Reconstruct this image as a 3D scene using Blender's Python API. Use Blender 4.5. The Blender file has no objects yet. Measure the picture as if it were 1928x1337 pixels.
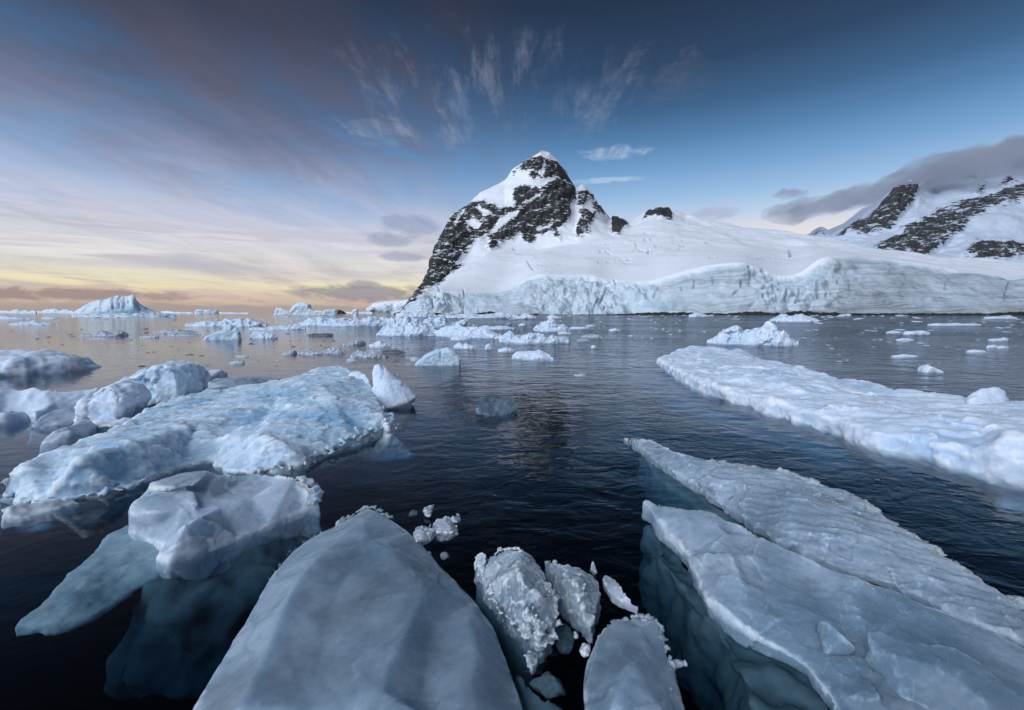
import bpy, bmesh, math, random
import numpy as np
from mathutils import Vector
from mathutils.geometry import delaunay_2d_cdt

R = math.radians
scene = bpy.context.scene
COL = scene.collection

# ------------------------------------------------------------------ camera
PW, PH, FPX, HOR, CAMH = 1928.0, 1337.0, 850.0, 587.0, 2.0
PITCH = math.atan((PH / 2 - HOR) / FPX)
cam_data = bpy.data.cameras.new('camera')
cam_data.sensor_width = 36.0
cam_data.lens = 36.0 * FPX / PW
cam_data.clip_start = 0.05
cam_data.clip_end = 60000
cam = bpy.data.objects.new('camera', cam_data)
COL.objects.link(cam)
cam.location = (0, 0, CAMH)
cam.rotation_euler = (math.pi / 2 - PITCH, 0, 0)
scene.camera = cam


def ray(u, v):
    x = (u - PW / 2) / FPX
    y = -(v - PH / 2) / FPX
    c, s = math.cos(PITCH), math.sin(PITCH)
    return np.array([x, c + y * s, -s + y * c])


def at(u, v, z=0.0):
    d = ray(u, v)
    t = (z - CAMH) / d[2]
    return np.array([0, 0, CAMH]) + d * t


def dep(u, v, Y):
    d = ray(u, v)
    return np.array([0, 0, CAMH]) + d * (Y / d[1])


def yat(v):
    return at(964, v, 0)[1]


def angles(u, v):
    d = ray(u, v)
    d = d / np.linalg.norm(d)
    return math.degrees(math.atan2(d[0], d[1])), math.degrees(math.asin(d[2]))


def lin(r, g, b):
    def f(c):
        c /= 255.0
        return c / 12.92 if c <= 0.04045 else ((c + 0.055) / 1.055) ** 2.4
    return (f(r), f(g), f(b), 1.0)


# ------------------------------------------------------------------ node helper
class NB:
    def __init__(self, tree):
        self.t = tree
        self.n = tree.nodes
        self.l = tree.links

    def node(self, kind, **kw):
        n = self.n.new(kind)
        for k, v in kw.items():
            setattr(n, k, v)
        return n

    def put(self, sock, val):
        if isinstance(val, bpy.types.NodeSocket):
            self.l.new(val, sock)
        elif val is not None:
            sock.default_value = val

    def m(self, op, a, b=None, c=None, clamp=False):
        n = self.node('ShaderNodeMath', operation=op, use_clamp=clamp)
        for i, v in enumerate((a, b, c)):
            if v is not None:
                self.put(n.inputs[i], v)
        return n.outputs[0]

    def vec(self, x, y, z=0.0):
        n = self.node('ShaderNodeCombineXYZ')
        for i, v in enumerate((x, y, z)):
            self.put(n.inputs[i], v)
        return n.outputs[0]

    def sep(self, v):
        n = self.node('ShaderNodeSeparateXYZ')
        self.put(n.inputs[0], v)
        return n.outputs

    def smooth(self, x, lo, hi, a=0.0, b=1.0):
        n = self.node('ShaderNodeMapRange', interpolation_type='SMOOTHSTEP')
        self.put(n.inputs[0], x)
        for i, v in zip((1, 2, 3, 4), (lo, hi, a, b)):
            self.put(n.inputs[i], v)
        return n.outputs[0]

    def noise(self, vec, scale=1.0, detail=4.0, rough=0.55, dist=0.0, dims='3D'):
        n = self.node('ShaderNodeTexNoise', noise_dimensions=dims)
        self.put(n.inputs['Vector'], vec)
        n.inputs['Scale'].default_value = scale
        n.inputs['Detail'].default_value = detail
        n.inputs['Roughness'].default_value = rough
        n.inputs['Distortion'].default_value = dist
        return n.outputs[0]

    def voro(self, vec, scale=1.0, feature='F1', smooth=None):
        n = self.node('ShaderNodeTexVoronoi', feature=feature)
        self.put(n.inputs['Vector'], vec)
        n.inputs['Scale'].default_value = scale
        return n.outputs['Distance']

    def mix(self, fac, a, b, blend='MIX'):
        n = self.node('ShaderNodeMix', data_type='RGBA', blend_type=blend)
        self.put(n.inputs[0], fac)
        self.put(n.inputs[6], a)
        self.put(n.inputs[7], b)
        return n.outputs[2]

    def ramp(self, x, stops, interp='LINEAR'):
        n = self.node('ShaderNodeValToRGB')
        cr = n.color_ramp
        cr.interpolation = interp
        while len(cr.elements) < len(stops):
            cr.elements.new(0.5)
        for e, (p, c) in zip(cr.elements, stops):
            e.position = p
        for e, (p, c) in zip(cr.elements, stops):
            e.color = c
        self.put(n.inputs[0], x)
        return n.outputs[0]

    def mapping(self, vec, scale=(1, 1, 1), rot=(0, 0, 0), loc=(0, 0, 0)):
        n = self.node('ShaderNodeMapping')
        self.put(n.inputs[0], vec)
        n.inputs['Location'].default_value = loc
        n.inputs['Rotation'].default_value = rot
        n.inputs['Scale'].default_value = scale
        return n.outputs[0]

    def bump(self, height, strength=1.0, distance=0.1, normal=None):
        n = self.node('ShaderNodeBump')
        n.inputs['Strength'].default_value = strength
        n.inputs['Distance'].default_value = distance
        self.put(n.inputs['Height'], height)
        if normal is not None:
            self.put(n.inputs['Normal'], normal)
        return n.outputs[0]


# ------------------------------------------------------------------ world: twilight sky
SUN_EL, SUN_AZ = 36.0, -136.0          # soft light, from the left and a little behind
SKY_GAIN = 0.44
world = bpy.data.worlds.new('World')
scene.world = world
world.use_nodes = True
wt = world.node_tree
wt.nodes.clear()
b = NB(wt)
tc = b.node('ShaderNodeTexCoord')
dx, dy, dz = b.sep(tc.outputs['Generated'])
el = b.m('MULTIPLY', b.m('ARCSINE', dz), 57.29578)
az = b.m('MULTIPLY', b.m('ARCTAN2', dx, dy), 57.29578)
e01 = b.m('DIVIDE', el, 90.0, clamp=True)


def S(deg, r, g, bl):
    return (deg / 90.0, lin(r, g, bl))


left_sky = b.ramp(e01, [S(0, 168, 156, 152), S(1.4, 208, 188, 164), S(2.6, 240, 226, 178), S(4.0, 224, 218, 198), S(6.0, 208, 208, 208),
                        S(9, 178, 190, 215), S(13, 136, 168, 208), S(17, 98, 142, 188), S(21, 72, 112, 156), S(26, 47, 76, 112),
                        S(32, 30, 45, 69), S(46, 16, 24, 40), S(70, 9, 14, 25)])
right_sky = b.ramp(e01, [S(0, 214, 196, 186), S(6, 232, 214, 200), S(8.5, 224, 216, 218), S(10.5, 190, 205, 226), S(13, 150, 184, 220),
                         S(16, 112, 156, 200), S(19, 80, 124, 168), S(22, 56, 92, 130), S(26, 38, 62, 92), S(32, 26, 40, 62), S(46, 16, 24, 40), S(70, 9, 14, 25)])
base = b.mix(b.smooth(az, -16.0, 18.0), left_sky, right_sky)

# plane-projected coordinates: streaks run away from the viewer and fan out overhead
zz = b.m('ADD', b.m('MAXIMUM', dz, 0.0), 0.07)
px_, py_ = b.m('DIVIDE', dx, zz), b.m('DIVIDE', dy, zz)
plane = b.vec(px_, py_, 0.0)
# veil of high cloud on the left half of the sky
vn = b.noise(b.mapping(plane, (0.75, 0.34, 1), (0, 0, R(-20)), (3.1, 0.4, 0)), 1.0, 8, 0.6, 0.9)
vn2 = b.noise(b.mapping(plane, (2.1, 0.7, 1), (0, 0, R(-20)), (7.7, 1.4, 0)), 1.0, 8, 0.66, 0.6)
vn3 = b.noise(b.vec(b.m('MULTIPLY', az, 0.05), b.m('MULTIPLY', b.m('ADD', el, b.m('MULTIPLY', az, 0.25)), 0.16), 8.2), 1.0, 8, 0.62, 0.8)
side = b.smooth(az, 6.0, -14.0)
s1 = b.smooth(vn, 0.42, 0.62)
s2 = b.m('MULTIPLY', b.smooth(vn2, 0.42, 0.66), 0.38)
s3 = b.m('MULTIPLY', b.smooth(vn3, 0.42, 0.64), 0.7)
clear_ = b.m('MULTIPLY', b.m('MULTIPLY', b.m('SUBTRACT', 1.0, s1), b.m('SUBTRACT', 1.0, s2)), b.m('SUBTRACT', 1.0, s3))
veil = b.m('MULTIPLY', b.m('MULTIPLY', b.m('SUBTRACT', 1.0, clear_), side), b.smooth(el, 42.0, 30.0))
veil_col = b.ramp(e01, [S(0, 190, 160, 148), S(4, 212, 202, 196), S(7, 212, 208, 214), S(10, 188, 192, 214), S(14, 152, 160, 190),
                        S(18, 110, 114, 140), S(22, 88, 84, 100), S(28, 60, 57, 70), S(40, 30, 32, 46)])
tex = b.smooth(b.m('ADD', b.m('MULTIPLY', vn2, 0.6), b.m('MULTIPLY', vn3, 0.4)), 0.36, 0.64, 0.76, 1.14)
veil_col = b.mix(1.0, veil_col, b.vec(tex, tex, tex), 'MULTIPLY')
col = b.mix(b.m('MULTIPLY', veil, 0.93), base, veil_col)
hz_n = b.noise(b.vec(b.m('MULTIPLY', az, 0.06), b.m('MULTIPLY', b.m('ADD', el, b.m('MULTIPLY', az, 0.15)), 0.32), 2.9), 1.0, 8, 0.62, 0.6)
haze_m = b.m('MULTIPLY', b.m('MULTIPLY', b.smooth(el, 16.0, 8.0), b.smooth(el, 4.2, 7.0)), b.m('MULTIPLY', b.smooth(hz_n, 0.36, 0.6), b.smooth(az, 2.0, -12.0)))
col = b.mix(b.m('MULTIPLY', haze_m, 0.75), col, b.ramp(e01, [S(4, 218, 212, 210), S(8, 214, 212, 222), S(13, 176, 186, 212), S(18, 140, 152, 186)]))
# horizontal bands close to the horizon on the left
hb = b.noise(b.vec(b.m('MULTIPLY', az, 0.045), b.m('MULTIPLY', el, 0.75), 0.3), 1.0, 5, 0.55, 0.6)
hmask = b.m('MULTIPLY', b.smooth(hb, 0.47, 0.62), b.m('MULTIPLY', b.smooth(el, 12.0, 6.0), b.smooth(el, 3.2, 5.0)))
hmask = b.m('MULTIPLY', hmask, b.smooth(az, 5.0, -10.0))
col = b.mix(b.m('MULTIPLY', hmask, 0.75), col, lin(182, 178, 192))
hl = b.noise(b.vec(b.m('MULTIPLY', az, 0.06), b.m('MULTIPLY', el, 1.1), 4.3), 1.0, 5, 0.55, 0.5)
hlm = b.m('MULTIPLY', b.smooth(hl, 0.56, 0.68), b.m('MULTIPLY', b.smooth(el, 10.0, 7.0), b.smooth(el, 4.0, 5.5)))
hlm = b.m('MULTIPLY', hlm, b.smooth(az, -5.0, -14.0))
col = b.mix(b.m('MULTIPLY', hlm, 0.6), col, lin(232, 226, 226))

# wisps of cirrus above the peak
cn = b.noise(b.mapping(plane, (7.0, 1.5, 1), (0, 0, R(-8)), (0.3, 2.0, 0)), 1.0, 9, 0.7, 0.3)
cn2 = b.noise(b.mapping(plane, (1.6, 1.1, 1), (0, 0, 0), (5.2, 0.9, 0)), 1.0, 3, 0.5)
warp = b.m('MULTIPLY', b.m('SUBTRACT', b.noise(b.vec(b.m('MULTIPLY', az, 0.12), b.m('MULTIPLY', el, 0.2), 1.7), 1.0, 4, 0.6), 0.5), 1.0)


def blob(u, v, ru, rv, soft=0.9, wamp=1.6, tilt=0.0):
    a0, e0 = angles(u, v)
    a1, e1 = angles(u + ru, v)
    a2, e2 = angles(u, v - rv)
    ra, re = abs(a1 - a0), abs(e2 - e0)
    da = b.m('SUBTRACT', az, a0)
    de = b.m('SUBTRACT', b.m('SUBTRACT', el, e0), b.m('MULTIPLY', da, tilt))
    q = b.m('ADD', b.m('POWER', b.m('DIVIDE', da, ra), 2.0), b.m('POWER', b.m('DIVIDE', b.m('ABSOLUTE', de), re), 2.0))
    q = b.m('ADD', q, b.m('MULTIPLY', fluff, wamp))
    return b.smooth(q, 1.0 + soft * 0.5, 1.0 - soft)


fluff = b.m('MULTIPLY', b.m('SUBTRACT', b.noise(b.vec(b.m('MULTIPLY', az, 0.32), b.m('MULTIPLY', el, 0.9), 0.0), 1.0, 6, 0.62, 0.6), 0.5), 2.0)
cir_zone = b.m('MAXIMUM', blob(930, 170, 290, 115, 0.95, 1.0), blob(860, 235, 220, 50, 0.95, 1.2))
cir = b.m('MULTIPLY', b.m('MULTIPLY', b.smooth(cn, 0.46, 0.70), b.smooth(cn2, 0.30, 0.5)), cir_zone)
col = b.mix(b.m('MULTIPLY', cir, 0.36), col, lin(176, 178, 196))
for (u, v, ru, rv, k, c, so) in [(1155, 288, 60, 14, 0.5, (190, 205, 225), 0.95), (1130, 340, 90, 5, 0.45, (190, 208, 226), 0.9),
                                 (715, 245, 60, 26, 0.4, (150, 158, 184), 0.95), (1290, 150, 60, 45, 0.10, (140, 130, 140), 0.95)]:
    col = b.mix(b.m('MULTIPLY', b.m('MULTIPLY', blob(u, v, ru, rv, so, 2.4), b.smooth(cn, 0.38, 0.6, 0.25, 1.0)), k * 1.2), col, lin(*c))
# low grey and mauve clouds
for (u, v, ru, rv, k, c, ti) in [(60, 553, 300, 13, 0.9, (150, 128, 130), 0.0), (30, 575, 420, 9, 0.6, (166, 148, 142), 0.0),
                                 (480, 583, 420, 9, 0.75, (158, 148, 148), 0.0), (690, 553, 130, 17, 0.85, (140, 134, 148), 0.0),
                                 (680, 536, 32, 9, 0.7, (140, 134, 150), 0.0), (775, 425, 55, 22, 0.55, (132, 142, 170), 0.0),
                                 (735, 452, 40, 16, 0.6, (138, 146, 172), 0.0), (755, 483, 45, 10, 0.6, (146, 150, 170), 0.0),
                                 (1345, 403, 52, 13, 0.6, (164, 166, 188), 0.0)]:
    col = b.mix(b.m('MULTIPLY', blob(u, v, ru, rv, 0.8, 1.6, ti), k), col, lin(*c))
below = b.smooth(el, -0.2, -3.0)
col = b.mix(below, col, (0.02, 0.025, 0.03, 1))

bg = b.node('ShaderNodeBackground')
b.put(bg.inputs[0], col)
bg.inputs[1].default_value = SKY_GAIN
sky = b.node('ShaderNodeTexSky', sky_type='NISHITA')
sky.sun_disc = False
sky.sun_elevation = R(SUN_EL)
sky.sun_rotation = R(SUN_AZ)
sky.altitude = 0
sky.ozone_density = 2.0
bg2 = b.node('ShaderNodeBackground')
b.put(bg2.inputs[0], sky.outputs[0])
bg2.inputs[1].default_value = 0.004
addw = b.node('ShaderNodeAddShader')
wt.links.new(bg.outputs[0], addw.inputs[0])
wt.links.new(bg2.outputs[0], addw.inputs[1])
outw = b.node('ShaderNodeOutputWorld')
wt.links.new(addw.outputs[0], outw.inputs[0])
world.cycles.sampling_method = 'MANUAL'
world.cycles.sample_map_resolution = 512

# ------------------------------------------------------------------ sun: broad soft twilight light
sd = bpy.data.lights.new('sun', 'SUN')
sd.energy = 1.38
sd.angle = R(60)
sd.color = (0.80, 0.89, 1.0)
sun = bpy.data.objects.new('sun', sd)
COL.objects.link(sun)
sun.rotation_euler = Vector((-math.sin(R(SUN_AZ)) * math.cos(R(SUN_EL)), -math.cos(R(SUN_AZ)) * math.cos(R(SUN_EL)), -math.sin(R(SUN_EL)))).to_track_quat('-Z', 'Y').to_euler()
sun.location = (0, 0, 300)

# ------------------------------------------------------------------ render settings
vs = scene.view_settings
vs.view_transform = 'Standard'
vs.look = 'None'
vs.exposure = 1.2
vs.gamma = 1.0
vs.use_curve_mapping = False
scene.render.engine = 'CYCLES'
cy = scene.cycles
cy.use_denoising = True
cy.max_bounces = 8
cy.diffuse_bounces = 3
cy.glossy_bounces = 3
cy.transmission_bounces = 4
cy.transparent_max_bounces = 12
cy.volume_bounces = 2
cy.caustics_reflective = False
cy.caustics_refractive = False
cy.sample_clamp_indirect = 6.0


# ------------------------------------------------------------------ numpy noise
def _h(x, y, z, s):
    n = (x * 374761393 + y * 668265263 + z * 2147483647 + s * 144665) & 0xFFFFFFFF
    n = ((n ^ (n >> 13)) * 1274126177) & 0xFFFFFFFF
    n = ((n ^ (n >> 15)) * 2246822519) & 0xFFFFFFFF
    return n ^ (n >> 16)


_G = np.array([[1, 1, 0], [-1, 1, 0], [1, -1, 0], [-1, -1, 0], [1, 0, 1], [-1, 0, 1], [1, 0, -1], [-1, 0, -1],
               [0, 1, 1], [0, -1, 1], [0, 1, -1], [0, -1, -1], [1, 1, 0], [-1, 1, 0], [0, -1, 1], [0, -1, -1]], float)


def perlin(P, seed=0):
    I = np.floor(P).astype(np.int64)
    f = P - I
    w = f * f * f * (f * (f * 6 - 15) + 10)
    out = 0
    for cx in (0, 1):
        wx = w[:, 0] if cx else 1 - w[:, 0]
        for cyy in (0, 1):
            wy = w[:, 1] if cyy else 1 - w[:, 1]
            for cz in (0, 1):
                wz = w[:, 2] if cz else 1 - w[:, 2]
                g = _G[_h(I[:, 0] + cx, I[:, 1] + cyy, I[:, 2] + cz, seed) & 15]
                d = g[:, 0] * (f[:, 0] - cx) + g[:, 1] * (f[:, 1] - cyy) + g[:, 2] * (f[:, 2] - cz)
                out = out + wx * wy * wz * d
    return out


def fbm(P, octv=4, gain=0.5, seed=0):
    a, t, q = 1.0, 0, P
    for i in range(octv):
        t = t + a * perlin(q, seed + i * 17)
        q = q * 2.03 + 11.3
        a *= gain
    return t


def ridged(P, octv=4, gain=0.5, seed=0):
    a, t, q = 1.0, 0, P
    for i in range(octv):
        t = t + a * (1 - 2 * np.abs(perlin(q, seed + i * 17)))
        q = q * 2.1 + 7.7
        a *= gain
    return t


def worley(P, seed=0):
    I = np.floor(P).astype(np.int64)
    best = np.full(len(P), 9.0)
    second = np.full(len(P), 9.0)
    for x in (-1, 0, 1):
        for y in (-1, 0, 1):
            for z in (-1, 0, 1):
                c = I + np.array([x, y, z])
                hh = _h(c[:, 0], c[:, 1], c[:, 2], seed)
                q = np.stack([(hh & 1023) / 1023., ((hh >> 10) & 1023) / 1023., ((hh >> 20) & 1023) / 1023.], 1)
                d = np.linalg.norm(c + q - P, axis=1)
                second = np.where(d < best, best, np.minimum(second, d))
                best = np.minimum(best, d)
    return best, second


# ------------------------------------------------------------------ materials
MATS = {}


def new_mat(name):
    m = bpy.data.materials.new(name)
    m.use_nodes = True
    m.node_tree.nodes.clear()
    MATS[name] = m
    return m, NB(m.node_tree)


def finish(nb, shader, vol=None):
    o = nb.node('ShaderNodeOutputMaterial')
    if shader is not None:
        nb.l.new(shader, o.inputs[0])
    if vol is not None:
        nb.l.new(vol, o.inputs[1])


def ice_mat(name, c_lo, c_hi, c_deep, scale, rough, sss, sss_scale, bumps, streak=None, spec=0.4, vein=0.0, clear=None, frost=(0.86, 0.89, 0.94, 1), frost_k=0.6):
    m, n = new_mat(name)
    tcn = n.node('ShaderNodeTexCoord').outputs['Object']
    crest = n.node('ShaderNodeAttribute', attribute_name='crest').outputs['Fac']
    k = n.noise(tcn, 1.3 * scale, 5, 0.6, 0.3)
    k2 = n.noise(tcn, 6.0 * scale, 6, 0.65, 0.2)
    fac = n.smooth(n.m('ADD', n.m('MULTIPLY', k, 0.6), n.m('MULTIPLY', k2, 0.4)), 0.36, 0.64)
    colr = n.mix(fac, c_lo, c_hi)
    kd = n.noise(n.mapping(tcn, (1, 1, 1), (0, 0, 0), (9.1, 3.3, 2.2)), 0.8 * scale, 5, 0.6, 0.2)
    colr = n.mix(n.smooth(kd, 0.5, 0.68), colr, c_deep)
    if vein > 0:
        vv = n.m('ABSOLUTE', n.m('SUBTRACT', n.noise(n.mapping(tcn, (1, 1, 1), (0.4, 0.9, 0.3)), 1.1 * scale, 3, 0.5, 0.8), 0.5))
        colr = n.mix(n.m('MULTIPLY', n.smooth(vv, 0.035, 0.0), vein), colr, c_deep)
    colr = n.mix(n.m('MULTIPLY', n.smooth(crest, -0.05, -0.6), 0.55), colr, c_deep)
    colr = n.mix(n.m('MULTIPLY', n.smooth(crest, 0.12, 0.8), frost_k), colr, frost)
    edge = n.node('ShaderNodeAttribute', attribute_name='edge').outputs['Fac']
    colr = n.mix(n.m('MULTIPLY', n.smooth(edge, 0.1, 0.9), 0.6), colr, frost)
    if clear:
        # trapped bubbles and hairline fractures
        bub = n.smooth(n.noise(tcn, 70.0, 2, 0.5), 0.66, 0.76)
        colr = n.mix(n.m('MULTIPLY', bub, 0.35), colr, frost)
        wv = n.node('ShaderNodeTexVoronoi', feature='DISTANCE_TO_EDGE')
        n.put(wv.inputs['Vector'], n.mapping(n.vec(*[n.m('ADD', q, n.m('MULTIPLY', n.m('SUBTRACT', k2, 0.5), 0.5)) for q in n.sep(tcn)]), (1.0, 2.2, 1.0), (0.3, 0.2, 0.6)))
        wv.inputs['Scale'].default_value = 2.6
        fx = n.m('MULTIPLY', n.smooth(wv.outputs['Distance'], 0.02, 0.0), n.smooth(kd, 0.42, 0.6))
        colr = n.mix(n.m('MULTIPLY', fx, 0.16), colr, frost)
    p = n.node('ShaderNodeBsdfPrincipled')
    n.put(p.inputs['Base Color'], colr)
    rr = n.smooth(n.noise(tcn, 20.0 * scale, 3, 0.6), 0.35, 0.7, rough * 0.6, min(1.0, rough * 1.35))
    n.put(p.inputs['Roughness'], rr)
    p.inputs['IOR'].default_value = 1.31
    p.inputs['Specular IOR Level'].default_value = spec
    p.inputs['Subsurface Weight'].default_value = sss
    p.inputs['Subsurface Radius'].default_value = (0.55, 0.8, 1.0)
    p.inputs['Subsurface Scale'].default_value = sss_scale
    nrm = None
    for (sc, dist, st) in bumps:
        hgt = n.noise(tcn, sc * scale, 4, 0.6)
        nrm = n.bump(hgt, st, dist, nrm)
    if streak:
        st = n.noise(n.mapping(tcn, streak[0], (0, 0, streak[1])), 1.0, 4, 0.6, 0.3)
        nrm = n.bump(st, streak[2], streak[3], nrm)
    n.put(p.inputs['Normal'], nrm)
    sh = p.outputs[0]
    if clear:
        # clear ice between milky clouds of bubbles: part of the light passes to the dark water below
        cl = n.noise(n.mapping(tcn, (1, 1, 1), (0.3, 0.2, 0.9), (4, 1, 7)), clear[2], 6, 0.6, 0.15)
        cf = n.m('MULTIPLY', n.smooth(cl, 0.62, 0.34, clear[0], clear[1]), n.m('MULTIPLY', n.smooth(crest, 0.8, 0.1, 0.15, 1.0), n.smooth(edge, 0.6, 0.0, 0.1, 1.0)))
        tr = n.node('ShaderNodeBsdfTransparent')
        tr.inputs[0].default_value = (0.75, 0.88, 0.94, 1)
        mx = n.node('ShaderNodeMixShader')
        n.put(mx.inputs[0], cf)
        n.l.new(sh, mx.inputs[1])
        n.l.new(tr.outputs[0], mx.inputs[2])
        sh = mx.outputs[0]
    finish(n, sh)
    return m


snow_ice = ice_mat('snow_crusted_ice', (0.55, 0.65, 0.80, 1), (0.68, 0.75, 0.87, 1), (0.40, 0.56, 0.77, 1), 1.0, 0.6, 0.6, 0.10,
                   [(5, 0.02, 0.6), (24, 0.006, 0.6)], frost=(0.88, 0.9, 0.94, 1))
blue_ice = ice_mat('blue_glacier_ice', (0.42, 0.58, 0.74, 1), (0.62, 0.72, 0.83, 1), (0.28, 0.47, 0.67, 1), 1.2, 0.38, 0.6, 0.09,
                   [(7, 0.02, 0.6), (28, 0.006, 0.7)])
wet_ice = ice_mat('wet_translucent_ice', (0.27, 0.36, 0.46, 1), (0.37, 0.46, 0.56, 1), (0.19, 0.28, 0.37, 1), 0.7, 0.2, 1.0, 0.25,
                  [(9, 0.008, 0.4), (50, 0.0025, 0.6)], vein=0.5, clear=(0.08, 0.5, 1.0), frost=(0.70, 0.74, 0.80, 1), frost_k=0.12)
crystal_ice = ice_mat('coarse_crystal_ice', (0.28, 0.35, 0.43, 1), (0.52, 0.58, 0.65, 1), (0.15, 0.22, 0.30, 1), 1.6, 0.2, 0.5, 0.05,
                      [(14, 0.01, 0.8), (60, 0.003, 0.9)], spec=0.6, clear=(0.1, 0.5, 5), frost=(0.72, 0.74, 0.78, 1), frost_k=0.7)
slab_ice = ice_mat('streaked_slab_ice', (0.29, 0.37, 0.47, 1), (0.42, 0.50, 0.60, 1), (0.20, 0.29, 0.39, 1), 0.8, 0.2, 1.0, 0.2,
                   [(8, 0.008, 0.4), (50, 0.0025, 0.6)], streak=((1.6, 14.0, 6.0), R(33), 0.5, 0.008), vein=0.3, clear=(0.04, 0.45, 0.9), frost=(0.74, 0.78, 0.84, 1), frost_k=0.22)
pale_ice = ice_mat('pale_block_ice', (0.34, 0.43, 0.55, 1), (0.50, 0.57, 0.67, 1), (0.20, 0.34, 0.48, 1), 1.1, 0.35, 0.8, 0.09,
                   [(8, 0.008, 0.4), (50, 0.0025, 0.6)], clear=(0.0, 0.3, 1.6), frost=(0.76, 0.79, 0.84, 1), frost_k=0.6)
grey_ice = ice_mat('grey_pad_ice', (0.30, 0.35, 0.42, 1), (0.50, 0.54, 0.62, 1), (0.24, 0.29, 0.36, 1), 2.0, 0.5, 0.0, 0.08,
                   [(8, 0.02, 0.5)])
dark_ice = ice_mat('dark_brash_ice', (0.07, 0.085, 0.11, 1), (0.16, 0.18, 0.22, 1), (0.05, 0.06, 0.08, 1), 2.0, 0.35, 0.0, 0.05,
                   [(8, 0.03, 0.6)], frost_k=0.15)  # darkest ice tone, for small fragments and a few pads
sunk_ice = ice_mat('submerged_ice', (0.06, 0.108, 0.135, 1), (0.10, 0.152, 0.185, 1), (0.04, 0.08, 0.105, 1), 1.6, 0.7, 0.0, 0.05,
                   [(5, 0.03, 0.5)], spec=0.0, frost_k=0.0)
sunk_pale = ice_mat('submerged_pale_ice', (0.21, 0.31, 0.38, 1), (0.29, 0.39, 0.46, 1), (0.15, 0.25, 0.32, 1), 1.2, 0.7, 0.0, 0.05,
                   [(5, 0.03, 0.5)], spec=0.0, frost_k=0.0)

# clear lens of ice
clear_ice, n = new_mat('clear_glassy_ice')
tcn = n.node('ShaderNodeTexCoord').outputs['Object']
nrm = n.bump(n.noise(tcn, 9, 4, 0.6), 0.5, 0.05)
p = n.node('ShaderNodeBsdfPrincipled')
p.inputs['Base Color'].default_value = (0.20, 0.26, 0.33, 1)
p.inputs['Roughness'].default_value = 0.12
n.put(p.inputs['Normal'], nrm)
tr = n.node('ShaderNodeBsdfTransparent')
tr.inputs[0].default_value = (0.7, 0.8, 0.88, 1)
mx = n.node('ShaderNodeMixShader')
n.put(mx.inputs[0], n.smooth(n.noise(n.mapping(tcn, (3, 3, 0.6)), 2.4, 5, 0.65), 0.35, 0.75, 0.25, 0.85))
n.l.new(tr.outputs[0], mx.inputs[1])
n.l.new(p.outputs[0], mx.inputs[2])
finish(n, mx.outputs[0])

# sea water
water_mat, n = new_mat('sea_water')
geo = n.node('ShaderNodeNewGeometry')
pos = geo.outputs['Position']
calm = n.noise(n.mapping(pos, (0.035, 0.06, 0), (0, 0, R(20))), 1.0, 3, 0.5)
r1 = n.noise(n.mapping(pos, (2.1, 3.0, 0), (0, 0, R(-14))), 1.0, 3, 0.55, 0.5)
r2 = n.noise(n.mapping(pos, (0.55, 0.75, 0), (0, 0, R(10))), 1.0, 3, 0.5, 0.3)
r3 = n.noise(n.mapping(pos, (6.5, 8.5, 0), (0, 0, R(-20))), 1.0, 2, 0.5, 0.4)
hgt = n.m('ADD', n.m('ADD', n.m('MULTIPLY', r1, 0.05), n.m('MULTIPLY', r2, 0.085)), n.m('MULTIPLY', r3, 0.010))
xs = n.sep(pos)
calm_x = n.smooth(n.m('ADD', n.m('DIVIDE', xs[0], n.m('MAXIMUM', xs[1], 1.0)), n.m('MULTIPLY', n.m('SUBTRACT', calm, 0.5), 0.5)), -0.5, 0.05, 0.2, 1.0)
far_amp = n.smooth(xs[1], 4.0, 40.0, 0.5, 3.4)
amp = n.m('MULTIPLY', n.m('MULTIPLY', n.smooth(calm, 0.3, 0.62, 0.5, 1.0), calm_x), far_amp)
hgt = n.m('MULTIPLY', hgt, amp)
nrm = n.bump(hgt, 1.0, 1.0)
fr = n.node('ShaderNodeFresnel')
fr.inputs['IOR'].default_value = 1.333
n.put(fr.inputs['Normal'], nrm)
fac = n.mix(geo.outputs['Backfacing'], fr.outputs[0], (0.03, 0.03, 0.03, 1))
gl = n.node('ShaderNodeBsdfGlossy')
gl.inputs['Color'].default_value = (0.84, 0.87, 0.92, 1)
gl.inputs['Roughness'].default_value = 0.05
n.put(gl.inputs['Normal'], nrm)
tr = n.node('ShaderNodeBsdfTransparent')
mx = n.node('ShaderNodeMixShader')
n.put(mx.inputs[0], fac)
n.l.new(tr.outputs[0], mx.inputs[1])
n.l.new(gl.outputs[0], mx.inputs[2])
va = n.node('ShaderNodeVolumeAbsorption')
va.inputs['Color'].default_value = (0.36, 0.58, 0.68, 1)
va.inputs['Density'].default_value = 1.8
finish(n, mx.outputs[0], va.outputs[0])


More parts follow.
